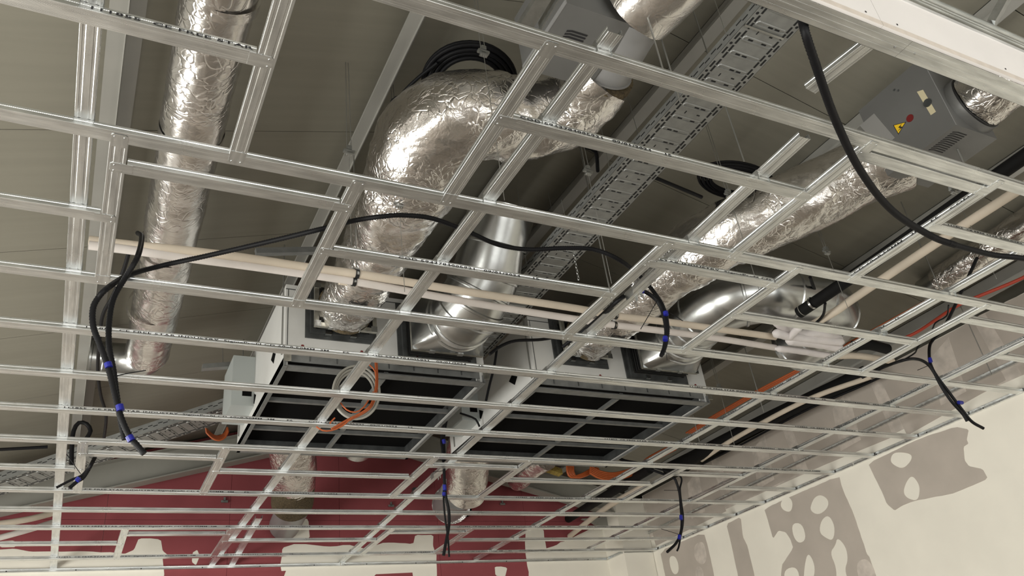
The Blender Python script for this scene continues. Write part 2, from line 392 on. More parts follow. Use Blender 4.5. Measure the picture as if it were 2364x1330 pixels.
# cream joint compound on the pink boards of the back wall
COMP = [
 [(-0.638, 9, 3.816), (-0.519, 9, 3.823), (-0.383, 9, 3.793), (-0.234, 9, 3.795), (-0.109, 9, 3.789), (0.028, 9, 3.796), (0.341, 9, 3.775), (0.436, 9, 3.761), (0.523, 9, 3.803), (0.539, 9, 3.91), (0.767, 9, 3.908), (0.787, 9, 3.778), (0.843, 9, 3.747), (0.791, 9, 3.731), (0.813, 9, 3.539), (0.886, 9, 2.852), (-0.687, 9, 2.949), (-0.845, 9, 3.818)],
 [(1.991, 9, 3.804), (2.103, 9, 3.84), (2.211, 9, 3.844), (2.471, 9, 3.813), (2.773, 9, 3.829), (2.908, 9, 3.775), (3.152, 9, 3.855), (3.501, 9, 3.833), (3.518, 9, 3.933), (3.759, 9, 3.937), (3.75, 9, 3.815), (3.771, 9, 3.73), (3.772, 9, 3.464), (3.736, 9, 2.676), (2.023, 9, 2.782), (1.989, 9, 3.51), (1.972, 9, 3.645)],
 [(4.972, 9, 3.82), (5.017, 9, 4.003), (5.275, 9, 4.002), (5.271, 9, 3.855), (5.285, 9, 3.747), (6.109, 9, 4.053), (6.263, 9, 4.128), (6.438, 9, 4.129), (6.019, 9, 2.536), (4.935, 9, 2.602), (4.977, 9, 3.434)],
 [(2.127, 9, 4.119), (2.262, 9, 4.11), (2.287, 9, 3.895), (2.078, 9, 3.896), (2.1, 9, 4.004)],
 [(-0.651, 9, 3.892), (-0.532, 9, 3.904), (-0.519, 9, 3.843), (-0.64, 9, 3.832)],
 [(1.069, 9, 3.77), (1.115, 9, 3.783), (1.144, 9, 3.725), (1.113, 9, 3.635), (1.076, 9, 3.679)],
 [(4.519, 9, 3.561), (4.699, 9, 3.542), (4.649, 9, 3.432), (4.529, 9, 3.455)],
]
for p in COMP: on_wall('joint_compound', trowel_edge(p, .02, .06), 'cream', wb_o, .001, 'y')
for p in ([(3.03, 8.999, 3.502), (3.465, 8.999, 3.51), (3.474, 8.999, 3.4), (2.937, 8.999, 3.415)], [(1.646, 8.999, 3.553), (2.029, 8.999, 3.562), (1.986, 8.999, 3.443), (1.585, 8.999, 3.454)]):
    on_wall('bare_patch', p, 'pink', wb_o, .001, 'y')

# roof: sandwich panels on both slopes, 1.15 m wide
ridge_y = [2.55 + 1.15 * k for k in range(-6, 7)]
for side, xa, xb in (('left', -3.5, RIDGE_X), ('right', RIDGE_X, 7.9)):
    za, zb = roof_z(xa), roof_z(xb)
    base = struct(MB().prism([(xa, YF - .3, za + .04), (xb, YF - .3, zb + .04), (xb, YF - .3, zb + .1), (xa, YF - .3, za + .1)], (0, YB - YF + .6, 0)).build('ceiling_' + side, 'slot'))
    for k in range(len(ridge_y) - 1):
        ya, yb = max(ridge_y[k] + .003, YF - .25), min(ridge_y[k + 1] - .003, YB + .2)
        if yb - ya < .05: continue
        MB().prism([(xa, ya, za), (xb, ya, zb), (xb, ya, zb + .045), (xa, ya, za + .045)], (0, yb - ya, 0)).build('roof_panel', 'roof', base)

# Z purlins under the panels, running front to back
PURL = [(-1.55, 'left slope, farthest from the ridge'), (-0.18, 'left slope, above the leftmost carrier'), (1.15, 'left slope, above the left ventilation unit'),
        (2.36, 'left of the ridge line'), (2.98, 'right of the ridge line'), (4.25, 'right slope, above the grey control box'), (5.35, 'right slope, above the orange cables'), (6.35, 'right slope, above the wall on the right')]
for x, t in PURL:
    zt = roof_z(x + .04); zb_ = zt - .15 - .01
    m = MB()
    sgn = .277 if x < RIDGE_X else -.25
    m.prism([(x, YF, zb_), (x + .075, YF, zb_ + .075 * sgn), (x + .075, YF, zb_ + .075 * sgn + .004), (x, YF, zb_ + .004)], (0, 12.1, 0))
    m.box((x + .071, YF, zb_ + .004), (x + .075, 8.6, zt - .012))
    m.prism([(x + .071, YF, zt - .016), (x + .14, YF, zt - .016 + .07 * sgn), (x + .14, YF, zt - .012 + .07 * sgn), (x + .071, YF, zt - .012)], (0, 12.1, 0))
    m.box((x, YF, zb_ + .004), (x + .003, 8.6, zb_ + .02))
    tag(m.build('roof_purlin', 'purlin'), 'pale steel purlin under the roof, ' + t, 'purlin', 'roof purlins')
# gable rafters in front of the pink wall
for side, xa, xb in (('left', -3.2, RIDGE_X - .01), ('right', RIDGE_X + .01, 7.0)):
    e = empty('gable_beam', ((xa + xb) / 2, 8.72, roof_z((xa + xb) / 2) - .47), 'sloping grey steel beam along the pink back wall, %s half' % side, 'beam', 'gable beams')
    d = .16
    for nm, lo, hi, y0_, y1_ in (('flange', -.47, -.455, 8.64, 8.80), ('web', -.455, -.187, 8.716, 8.724), ('flange', -.187, -.172, 8.64, 8.80)):
        MB().prism([(xa, y0_, roof_z(xa) + lo), (xb, y0_, roof_z(xb) + lo), (xb, y0_, roof_z(xb) + hi), (xa, y0_, roof_z(xa) + hi)], (0, y1_ - y0_, 0)).build(nm, 'beam', e)

# perimeter track on both walls and the second rail above it
def track(name, p, q, inward, z, h, d, label):
    p = Vector((*p, z)); q = Vector((*q, z)); n = Vector((*inward, 0))
    m = MB()
    ax = (q - p) / 2; c = (p + q) / 2
    m.obox(c + n * d / 2, ax, n * d / 2, Vector((0, 0, .0008)))
    m.obox(c + n * .0012 + Vector((0, 0, h / 2)), ax, n * .001, Vector((0, 0, h / 2)))
    m.obox(c + n * d / 2 + Vector((0, 0, h)), ax, n * d / 2, Vector((0, 0, .0008)))
    o = m.build(name, 'galv'); tag(o, label, 'track')
    L = (q - p).length; k = int(L / .55)
    for i in range(k):
        t = p + (q - p) * ((i + .5) / k) + Vector((0, 0, h / 2))
        MB().disc(t + n * .002, n, .006, .003, 8).build('fixing', 'rubber', o)
    return o
track('wall_track', (-3.15, YB - .003), (2.62, YB - .003), (0, -1), GZ, .028, .027, 'galvanised edge track at grid level, left length on the back wall')
track('wall_track', (2.63, YB - .003), (6.16, YB - .003), (0, -1), GZ, .028, .027, 'galvanised edge track at grid level, right length on the back wall')
track('wall_track', (XR - .003, 1.2), (XR - .003, 5.2), (-1, 0), GZ, .028, .027, 'galvanised edge track at grid level, near length on the right wall')
track('wall_track', (XR - .003, 5.21), (XR - .003, 8.6), (-1, 0), GZ, .028, .027, 'galvanised edge track at grid level, far length on the right wall')
track('wall_track', (6.17, 8.61 - .003), (6.59, 8.61 - .003), (0, -1), GZ, .028, .027, 'short edge track across the front of the boxed corner column')
track('wall_track', (6.17 - .003, 8.63), (6.17 - .003, 8.97), (-1, 0), GZ, .028, .027, 'short edge track along the left cheek of the boxed corner column')
track('wall_rail', (XR - .003, 3.0), (XR - .003, 8.6), (-1, 0), 3.835, .03, .027, 'dark second rail screwed to the right wall above the edge track')

# ------------------------------------------------------------------ ceiling grid: CD profiles
T_ = .0009
def cd_section(w=.06, h=.027):
    o = [(.0055, h), (0, h), (0, .019), (.0012, .0165), (.0012, .0125), (0, .010), (0, .0020), (.0003, .0010), (.0010, .0003), (.0020, 0), (.009, 0), (.0115, .0009), (.0175, .0009), (.020, 0),
         (w - .020, 0), (w - .0175, .0009), (w - .0115, .0009), (w - .009, 0), (w - .0020, 0), (w - .0010, .0003), (w - .0003, .0010), (w, .0020), (w, .010), (w - .0012, .0125), (w - .0012, .0165), (w, .019), (w, h), (w - .0055, h)]
    P = [Vector((a, b)) for a, b in o]; n = len(P); inn = []
    for i in range(n):
        d0 = (P[i] - P[max(i - 1, 0)]); d1 = (P[min(i + 1, n - 1)] - P[i])
        if d0.length == 0: d0 = d1
        if d1.length == 0: d1 = d0
        d0 = d0.normalized(); d1 = d1.normalized()
        n0 = Vector((-d0.y, d0.x)); n1 = Vector((-d1.y, d1.x)); b = (n0 + n1)
        b = b.normalized() if b.length > .1 else n0
        inn.append(P[i] + b * T_ / max(.5, b.dot(n0)))
    return [(p.x, p.y) for p in P], [(p.x, p.y) for p in inn]
SEC_O, SEC_I = cd_section()
mesh_cache = {}
def profile_mesh(L, t0=0.0, t1=0.0):
    key = (round(L, 3), t0, t1)
    if key in mesh_cache: return mesh_cache[key]
    m = MB(); loop = SEC_O + SEC_I[::-1]; n = len(loop); k = len(SEC_O)
    vs = [(0, a, b) for a, b in loop] + [(L, a, b) for a, b in loop]
    fs = [(i, (i + 1) % n, (i + 1) % n + n, i + n) for i in range(n)]
    for i in range(k - 1):
        j0, j1 = n - 1 - i, n - 2 - i
        fs.append((i, j0, j1, i + 1)); fs.append((i + n, i + 1 + n, j1 + n, j0 + n))
    m.add(vs, fs)
    for t, x0, sg in ((t0, 0, -1), (t1, L, 1)):
        if t > 0:      # flattened tongue of the web screwed over the next profile
            c = .008
            pts = [(x0 - sg * .02, .003, -.0011), (x0 + sg * (t - c), .003, -.0011), (x0 + sg * t, .003 + c, -.0011), (x0 + sg * t, .057 - c, -.0011), (x0 + sg * (t - c), .057, -.0011), (x0 - sg * .02, .057, -.0011)]
            m.prism(pts, (0, 0, .0010))
    o = m.build('tmp', 'galv'); me = o.data; me.name = 'cd_profile'; bpy.data.objects.remove(o)
    mesh_cache[key] = me; return me
_scr = MB().rings([[(r * math.cos(a * math.pi / 4), r * math.sin(a * math.pi / 4), z) for a in range(8)] for r, z in ((.0035, 0), (.0032, -.0016), (.0015, -.0026))], False, True).build('screw', 'duct', None, 50)
screw_mesh = _scr.data; bpy.data.objects.remove(_scr)

def profile(name, x, y, L, label, direc='x', z=GZ, t0=0.0, t1=0.0, yaw=0.0, group=None, scr=True):
    """x/y: the corner with the smallest x and y; direc 'x' runs along X, 'y' along Y"""
    o = bpy.data.objects.new(name, profile_mesh(L, t0, t1)); COL.objects.link(o)
    if direc == 'x': o.location = (x, y, z); o.rotation_euler = (0, 0, yaw)
    else: o.location = (x + .06, y, z); o.rotation_euler = (0, 0, math.pi / 2 + yaw)
    tag(o, label, 'profile', group)
    if scr:
        for t, x0, sg in ((t0, 0, -1), (t1, L, 1)):
            if t > 0:
                for yy in (.014, .046):
                    s = bpy.data.objects.new('screw', screw_mesh); COL.objects.link(s)
                    s.location = (x0 + sg * (t - .013), yy, -.0011); s.parent = o
    return o

# printed marking on the sides
FULL = '111855  CE FREE STAR INDUSTRY  SigmaProfil CD 60x0,50MM  3M      F5        COD 5943784005921   09/01/2024      15'
text_cache = {}
def text_mesh(s, width, height):
    key = (s, round(width, 3))
    if key in text_cache: return text_cache[key]
    c = bpy.data.curves.new('t', 'FONT'); c.body = s; c.size = 1.0; c.resolution_u = 2; c.space_word = 1.0; c.space_character = 1.08; c.offset = 0.018
    ob = bpy.data.objects.new('t', c); COL.objects.link(ob)
    bpy.context.view_layer.update()
    dg = bpy.context.evaluated_depsgraph_get()
    me = bpy.data.meshes.new_from_object(ob.evaluated_get(dg)); me.name = 'printed_marking'
    bpy.data.objects.remove(ob)
    xs = [v.co.x for v in me.vertices]; ys = [v.co.y for v in me.vertices]
    sx = width / (max(xs) - min(xs)); sy = height / (max(ys) - min(ys)); x0 = min(xs); y0_ = min(ys)
    for v in me.vertices: v.co = ((v.co.x - x0) * sx, 0, (v.co.y - y0_) * sy)
    me.materials.clear(); me.materials.append(M['ink'])
    text_cache[key] = me; return me
def marking(o, xloc, s=FULL, width=2.13, height=.0125, side=-1):
    """on the side facing the camera (local y = 0) or, side=+1, on the local y = 0.06 side"""
    t = bpy.data.objects.new('printed_marking', text_mesh(s, width, height)); COL.objects.link(t); t.parent = o; t['kind'] = 'stuff'
    if side < 0: t.location = (xloc, -.0006, .0068)
    else: t.location = (xloc + width, .0606, .0068); t.rotation_euler = (0, 0, math.pi)
    return t

ROWS = [(1.504, 'directly behind the white bulkhead'), (2.40, 'at the near edge of the front light openings'), (3.398, 'at the far edge of the front light openings'),
        (3.905, 'first one beyond the front light openings'), (4.43, 'second one beyond the front light openings'), (4.93, 'third one beyond the front light openings'),
        (5.435, 'at the near edge of the middle light openings'), (6.455, 'at the far edge of the middle light openings'), (6.94, 'between the middle and the last light openings'),
        (7.45, 'at the near edge of the last light openings'), (8.48, 'closest to the back wall')]
GR = 'full-length cross profiles'
FULLP = []
for y, t in ROWS:
    xe = 6.6 if y < 8.59 else 6.1
    FULLP.append(profile('ceiling_profile', -3.1, y, xe + 3.1, 'long galvanised cross profile, ' + t, group=GR, scr=False))
P0, P1, P2, P3, P4, P5, P6, P8, P9, P10, P12 = FULLP
for o, xs in ((P3, (-.10, 3.60)), (P5, (-.17, 3.55)), (P6, (5.2,)), (P8, (-.15, 3.54)), (P10, (-.12, 3.4)), (P12, (-.15, 3.2))):
    for x in xs:
        w_ = 2.13 if x + 2.13 < 6.5 else 1.2
        marking(o, x + 3.1, FULL if w_ > 2 else '111855  CE FREE STAR INDUSTRY  SigmaProfil CD 60x0,50MM', w_)
marking(P4, 5.1 + 3.1, '111855  CE FREE STAR INDUSTRY  SigmaProfil', .95)

def short(label, y, xa, xb, l, r):
    """cross piece between xa and xb; tongues over the neighbours where l / r"""
    return profile('short_cross_profile', xa, y, xb - xa, label, 'x', t0=.055 if l else 0, t1=.055 if r else 0, group='short cross profiles between light openings')
def trim(label, x, ya, yb):
    return profile('trimmer_profile', x, ya + .06, yb - ya - .06, label, 'y', t0=.048, t1=.048, group='trimmer profiles beside the light openings')
A_, B_, C_ = 'front row of light openings', 'middle row of light openings', 'last row of light openings'
# bay in front of the first full row of openings
s = short('short cross profile left of the nearest opening at the top left', 1.885, -3.1, .30, False, True); marking(s, 3.1 - .17, '111855  CE FREE STAR', .46)
trim('mottled trimmer profile at the top left beside the foil duct', .305, 1.44, 2.40)
trim('trimmer profile crossing in front of the foil bend at the top centre', 1.15, 1.504, 2.40)
s = short('short cross profile below the perforated tray, in the bay behind the bulkhead', 1.885, 1.215, 2.695, True, True); marking(s, .03, 'COD 5943784005921   09/01/2024     15', .70)
trim('trimmer profile left of the near right opening, beside the crinkled foil duct', 2.70, 1.504, 2.40)
short('short cross profile close behind the bulkhead row, in front of the right foil duct', 1.575, 2.765, 3.55, True, True)
o = trim('trimmer profile beside the cream pipe at the upper right', 3.55, 1.504, 2.40); marking(o, .1, 'CD 60x0,50MM   3M    F5    COD', .72, .0125, 1)
s = short('short cross profile at the right picture edge under the thick black conduit', 1.875, 3.615, 6.6, True, False); marking(s, .06, FULL, 2.13)
# front openings
trim('trimmer profile at the left of the front left opening', -.085, 2.40, 3.398)
trim('trimmer profile at the right of the front left opening', .77, 2.40, 3.398)
short('short cross profile along the near side of the front left opening', 2.57, -.02, .765, True, True)
short('short cross profile running off to the left picture edge in the front row', 2.905, -3.1, -.09, False, True)
s = short('short cross profile between the front left and front middle openings', 2.905, .835, 2.295, True, True); marking(s, .30, 'COD 5943784005921   09/01/2024     15', .74)
trim('trimmer profile at the left of the front middle opening', 2.30, 2.40, 3.398)
trim('trimmer profile at the right of the front middle opening', 3.15, 2.40, 3.398)
s = short('short cross profile along the near side of the front middle opening', 2.575, 2.365, 3.145, True, True); marking(s, .02, 'STAR INDUSTRY  SigmaProfil CD', .74)
short('short cross profile between the front middle and front right openings', 2.92, 3.215, 4.725, True, True)
trim('trimmer profile at the left of the front right opening', 4.73, 2.40, 3.398)
trim('trimmer profile at the right of the front right opening', 5.58, 2.40, 3.398)
short('short cross profile along the near side of the front right opening', 2.58, 4.80, 5.575, True, True)
short('short cross profile from the front right opening to the right wall', 2.925, 5.645, 6.6, True, False)
# middle openings
trim('trimmer profile at the left of the middle-row left opening', -.08, 5.435, 6.455)
trim('trimmer profile at the right of the middle-row left opening', .785, 5.435, 6.455)
short('short cross profile along the near side of the middle-row left opening', 5.655, -.015, .78, True, True)
short('short cross profile running off to the left picture edge in the middle row', 5.97, -3.1, -.085, False, True)
short('short cross profile between the middle-row left and centre openings', 5.93, .85, 2.30, True, True)
trim('trimmer profile at the left of the middle-row centre opening', 2.32, 5.435, 6.455)
trim('trimmer profile at the right of the middle-row centre opening', 3.14, 5.435, 6.455)
short('short cross profile along the near side of the middle-row centre opening', 5.635, 2.385, 3.135, True, True)
short('short cross profile between the middle-row centre and right openings', 5.93, 3.205, 4.69, True, True)
trim('trimmer profile at the left of the middle-row right opening', 4.72, 5.435, 6.455)
trim('trimmer profile at the right of the middle-row right opening', 5.56, 5.435, 6.455)
short('short cross profile along the near side of the middle-row right opening', 5.62, 4.785, 5.555, True, True)
short('short cross profile from the middle-row right opening to the right wall', 5.98, 5.625, 6.6, True, False)
# last openings
trim('trimmer profile at the left of the last-row left opening', .315, 7.45, 8.48)
trim('trimmer profile at the right of the last-row left opening', 1.18, 7.45, 8.48)
short('short cross profile along the near side of the last-row left opening', 7.65, .38, 1.175, True, True)
short('short cross profile running off to the left picture edge in the last row', 7.96, -3.1, .31, False, True)
short('short cross profile between the last-row left and right openings', 7.90, 1.245, 2.675, True, True)
trim('trimmer profile at the left of the last-row right opening', 2.68, 7.45, 8.48)
trim('trimmer profile at the right of the last-row right opening', 3.53, 7.45, 8.48)
short('short cross profile along the near side of the last-row right opening', 7.61, 2.745, 3.525, True, True)
short('long piece of cross profile from the last-row right opening to the right wall', 7.94, 3.595, 6.6, True, False)

# carriers lying on top of the cross profiles
def carrier(xa, ya, xb, yb, label, z=GZ + .0275):
    L = math.hypot(xb - xa, yb - ya); yaw = math.atan2(-(xb - xa), yb - ya)
    o = profile('carrier_profile', xa, ya, L, label, 'y', z, yaw=yaw, group='carrier profiles above the grid')
    for yy, _ in ROWS + [(1.885, ''), (2.905, ''), (5.95, ''), (7.93, '')]:
        l = (yy + .03 - ya) / (yb - ya) * L
        if .06 < l < L - .06:      # wire clip holding the carrier on the cross profile
            m = MB().box((l - .034, -.0012, -.02), (l - .012, .0, .03)).box((l + .012, -.0012, -.02), (l + .034, 0, .03)).box((l - .034, -.0012, .029), (l + .034, .0612, .0302))
            m.box((l - .034, .06, -.02), (l + .034, .0612, .03))
            m.build('crossing_clip', 'galv_dark', o, local=True)
    return o
carrier(-.200, .9, -.200, 8.97, 'ribbed carrier profile at the left, over the leftmost foil duct')
carrier(1.348, 1.43, 1.235, 8.97, 'carrier profile crossing the left ventilation unit')
carrier(2.412, 1.62, 2.60, 8.97, 'carrier profile crossing between the two ventilation units')
o = carrier(4.40, 1.2, 4.235, 8.97, 'carrier profile with the orange cables alongside, left of the right wall'); marking(o, 1.55, FULL, 2.13, .0125, 1); marking(o, 4.6, FULL, 2.13, .0125, 1)
o = carrier(5.64, 1.2, 5.585, 8.58, 'rightmost carrier profile, nearest the right wall'); marking(o, 1.1, FULL, 2.13, .0125, 1)
carrier(1.36, 7.24, 1.435, 8.97, 'short carrier profile hanging in front of the pink wall')
carrier(2.30, 1.16, 2.26, 1.43, 'cut end of a carrier profile behind the white bulkhead', z=GZ + .06)
# ------------------------------------------------------------------ bulkhead at the upper right
e = empty('bulkhead_frame', (4.0, 1.1, GZ), 'white boarded bulkhead with steel edge profiles at the upper right', 'bulkhead')
for xa, xb in ((0.9, 2.40), (2.402, 6.6)):
    m = MB().box((xa, 1.062, GZ), (xb, 1.140, GZ + .001)).box((xa, 1.139, GZ), (xb, 1.140, GZ + .04))
    for yy in (1.078, 1.098, 1.118): m.box((xa, yy, GZ - .0012), (xb, yy + .004, GZ))
    m.build('edge_profile', 'galv', e)
for xa, xb in ((0.9, 2.238), (2.24, 4.74), (4.742, 6.6)):
    MB().prism([(xa, 1.062, GZ + .004), (xb, 1.062, GZ + .004), (xb, 1.062, GZ + .225), (xa, 1.062, GZ + .225)], (0, -.0125, 0)).build('board', 'whiteboard', e)
    MB().box((xa, 1.0485, GZ + .004), (xb, 1.0495, GZ + .028)).build('paper_edge', 'paper', e)
m = MB().box((.9, 1.040, GZ + .225), (6.6, 1.062, GZ + .232)).box((.9, 1.050, GZ + .225), (6.6, 1.053, GZ + .325)).box((.9, 1.040, GZ + .318), (6.6, 1.062, GZ + .325))
for dz in (.245, .27, .29): m.box((.9, 1.046, GZ + dz), (6.6, 1.050, GZ + dz + .006))
m.build('top_profile', 'galv', e)
for x in (2.17, 2.33, 2.95, 3.6): MB().disc((x, 1.0488, GZ + .045), (0, -1, 0), .004, .001, 8).build('screw', 'ink', e)
for x, y in ((2.36, 1.105), (2.46, 1.10), (3.7, 1.10)): MB().disc((x, y, GZ - .001), (0, 0, -1), .004, .002, 8).build('screw', 'duct', e)
for x, yb in ((3.05, 1.5), (3.9, 1.5)):
    MB().bar((x, 1.05, GZ + .33), (x + .25, .75, GZ + .75), .06, .03).build('brace', 'galv_dark', e)

# ------------------------------------------------------------------ ventilation units
def square_ring(m, xc, zc, hx, hz, t, y0, y1):
    m.box((xc - hx, y0, zc - hz), (xc + hx, y1, zc - hz + t)); m.box((xc - hx, y0, zc + hz - t), (xc + hx, y1, zc + hz))
    m.box((xc - hx, y0, zc - hz + t), (xc - hx + t, y1, zc + hz - t)); m.box((xc + hx - t, y0, zc - hz + t), (xc + hx, y1, zc + hz - t))
    return m
def collar(u, xc, zc, hx, hz, yf, fwd):
    """framed flexible connector on the front panel, standing fwd in front of it"""
    square_ring(MB(), xc, zc, hx, hz, .05, yf - .012, yf).build('collar_plate', 'frame_dark', u)
    f2 = square_ring(MB(), xc, zc, hx - .03, hz - .03, .03, yf - .04, yf - .012).build('clamp_frame', 'frame_dark', u)
    m = MB(); n = 9
    for i in range(n):
        a = yf - .04 - (fwd - .07) * i / n; b = a - (fwd - .07) / n * .55
        square_ring(m, xc, zc, hx - .065 - (.006 if i % 2 else 0), hz - .065 - (.006 if i % 2 else 0), .01, b, a)
    square_ring(m, xc, zc, hx - .078, hz - .078, .006, yf - fwd + .02, yf - .03)
    m.build('bellows', 'rubber', u)
    f1 = square_ring(MB(), xc, zc, hx - .035, hz - .035, .03, yf - fwd, yf - fwd + .028).build('duct_flange', 'frame_steel', u)
    for sx in (-1, 1):
        for sz in (-1, 1):
            MB().box((xc + sx * (hx - .055) - .022, yf - fwd - .004, zc + sz * (hz - .055) - .022), (xc + sx * (hx - .055) + .022, yf - fwd, zc + sz * (hz - .055) + .022)).build('corner_bracket', 'duct', f1)
    for k in (-.4, .3):
        for (fr, yy, hh, wd) in ((f1, yf - fwd - .006, hz - .035, hx), (f2, yf - .05, hz - .03, hx)):
            x = xc + k * wd
            MB().box((x - .022, yy, zc - hh - .008), (x + .022, yy + .03, zc - hh + .022)).build('clip', 'duct', fr)

def vent_unit(label, x0, x1, y0, y1, z0, z1):
    u = empty('ventilation_unit', ((x0 + x1) / 2, (y0 + y1) / 2, z0), label, 'ventilation unit', 'ceiling ventilation units')
    t = .03
    MB().box((x0, y0, z0 + .10), (x1, y0 + t, z1)).build('front_panel', 'casing', u)
    MB().box((x0, y0 + t, z0 + .015), (x0 + t, y1, z1)).build('side_panel', 'casing', u)
    MB().box((x1 - t, y0 + t, z0 + .015), (x1, y1, z1)).build('side_panel', 'casing', u)
    MB().box((x0 + t, y1 - t, z0 + .02), (x1 - t, y1, z1)).build('back_panel', 'casing', u)
    MB().box((x0 + t, y0 + t, z1 - t), (x1 - t, y1 - t, z1)).build('top_panel', 'casing', u)
    MB().box((x0 + t, y0 + .10, z0 + .10), (x1 - t, y1 - t, z0 + .105)).build('filter_mat', 'black', u)
    for a, b in (((x0 + t, y0 + .10, z0 + .02), (x0 + t + .004, y1 - t, z0 + .10)), ((x1 - t - .004, y0 + .10, z0 + .02), (x1 - t, y1 - t, z0 + .10)), ((x0 + t, y1 - t - .004, z0 + .02), (x1 - t, y1 - t, z0 + .10))):
        MB().box(a, b).build('inner_liner', 'frame_dark', u)  # added dark plates that cover the pale inner faces of the casing
    m = MB().box((x0 + t, y0 + t, z0 + .045), (x1 - t, y0 + .036, z0 + .105)).box((x0 + .02, y0 + .004, z0 + .0), (x1 - .02, y0 + .09, z0 + .006)).box((x0 + .02, y0 + .084, z0), (x1 - .02, y0 + .09, z0 + .05))
    r = m.build('front_rail', 'rail', u)
    for i in range(7):
        x = x0 + .18 + (x1 - x0 - .36) * i / 6
        MB().box((x - .004, y0 + .026, z0 + .06), (x + .004, y0 + .032, z0 + .10)).build('rail_hook', 'frame_dark', r)
    for x in (x0, x1 - .012):
        s_ = MB().box((x, y0, z0 - .002), (x + .012, y1, z0 + .07)).box((min(x, x1 - .024), y0, z0 - .004), (min(x, x1 - .024) + .024, y1, z0)).build('side_rail', 'rail', u)
        MB().box((x - .004, y0 - .006, z0 + .03), (x + .045, y0, z0 + .12)).build('corner_plate', 'frame_steel', s_)
    MB().box((x0, y1 - .05, z0 - .004), (x1, y1, z0)).build('rear_rail', 'rail', u)
    for yy in (5.565, 6.13): MB().box((x0 + .02, yy, z0 + .02), (x1 - .02, yy + .03, z0 + .05)).build('cross_rail', 'rail', u)
    xm = (x0 + x1) / 2
    for ya, yb in ((y0 + .09, 5.565), (5.595, 6.13), (6.16, y1 - .03)):
        MB().box((xm - .015, ya, z0 + .03), (xm + .015, yb, z0 + .06)).build('centre_rail', 'rail', u)
    for i in range(4):
        x = x0 + .12 + (x1 - x0 - .24) * i / 3
        MB().disc((x, y0 - .0005, z0 + .155), (0, -1, 0), .011, .002, 12).build('knockout', 'reddot', u)
    # slotted openings in the left cheek
    for yy, zz in ((y0 + .28, z0 + .22), (y0 + .95, z0 + .19)):
        MB().prism([(x0, yy, zz), (x0, yy + .09, zz + .05), (x0, yy + .15, zz + .02), (x0, yy + .06, zz - .05)], (-.002, 0, 0)).build('cheek_slot', 'black', u)
    # cap seam and hanging rods
    MB().box((x0 - .001, y0 - .002, z1 - .04), (x1 + .001, y0, z1 - .034)).build('panel_seam', 'frame_dark', u)
    MB().box((x0 + .014, y0 - .002, z0 + .12), (x0 + .019, y0, z1 - .04)).build('panel_seam', 'frame_dark', u)
    for x in (x0 - .008, x1 + .008):
        for yy in (y0 + .05, y1 - .1):
            MB().tube([(x, yy, z0 + .1), (x, yy, roof_z(x) - .02)], .005, 8).build('hanging_rod', 'wire', u, 60)
    return u
UY0, UY1, UZ0, UZ1 = 4.92, 6.62, 4.0, 4.63
uA = vent_unit('pale grey ceiling ventilation unit with black open underside, on the left', 1.07, 2.56, UY0, UY1, UZ0, UZ1)
uB = vent_unit('pale grey ceiling ventilation unit with black open underside, on the right', 3.00, 4.72, UY0, UY1, UZ0, UZ1)
collar(uA, 1.46, 4.425, .255, .205, UY0, .13)
collar(uA, 2.185, 4.335, .31, .255, UY0, .20)
collar(uB, 3.45, 4.425, .255, .205, UY0, .13)
collar(uB, 4.195, 4.375, .32, .245, UY0, .20)
# electric box on the left cheek of each unit
for u, x in ((uA, 1.07), (uB, 3.0)):
    MB().box((x - .17, 5.95, 4.13), (x - .001, 6.35, 4.55)).build('electric_box', 'bluebox', u)
    MB().box((x - .09, 5.948, 4.21), (x - .02, 5.95, 4.28)).build('cable_entry', 'black', u)
for yy in (5.35, 5.95):
    MB().box((4.722, yy, 4.05), (4.74, yy + .04, 4.10)).build('cheek_bracket', 'galv_dark', uB)

# square to round transitions with ribbed steel ducts
def loft_square_round(m, xc, zc, hx, hz, y0, rc, rr, y1, n=48):
    sq = []; ci = []
    for j in range(n):
        a = 2 * math.pi * (j + .5) / n; c, s_ = math.cos(a), math.sin(a)
        k = 1 / max(abs(c), abs(s_)); sq.append((xc + c * k * hx, y0, zc + s_ * k * hz)); ci.append((rc[0] + c * rr, y1, rc[1] + s_ * rr))
    mid = [tuple(p[i] * .5 + q[i] * .5 for i in range(3)) for p, q in zip(sq, ci)]
    return m.rings([sq, mid, ci], False, False)
def ring_at(m, p, q, r, w=.013, h=.010):
    p = Vector(p); d = (Vector(q) - p).normalized()
    return m.tube([p - d * w, p - d * w * .5, p + d * w * .5, p + d * w], [r, r + h, r + h, r], 40, False)
def steel_duct(label, xc, zc, hx, hz, rc, r, path, seams, y1, dents=()):
    e = empty('steel_duct', (xc, UY0 - .2, zc), label, 'duct', 'bare steel ducts')
    m = MB(); loft_square_round(m, xc, zc, hx, hz, UY0 - .2, rc, r + .004, y1); m.build('transition', 'duct', e, 35)
    P = smooth_path(path, .02)
    def dent(i, th, p):
        k = 1.0
        for (c, ang, rad, dep) in dents:
            d = (p - Vector(c)).length; da = abs((th - ang + math.pi) % (2 * math.pi) - math.pi)
            k -= dep * math.exp(-(d / rad) ** 2 - (da / .32) ** 2)
        return k
    MB().tube(P, r, 48, True, dent if dents else None).build('pipe', 'duct', e, 40)
    tot = len(P)
    for f in seams:
        i = min(tot - 2, int(f * (tot - 1)))
        ring_at(MB(), P[i], P[i + 1], r).build('seam_ring', 'duct', e, 50)
    return e
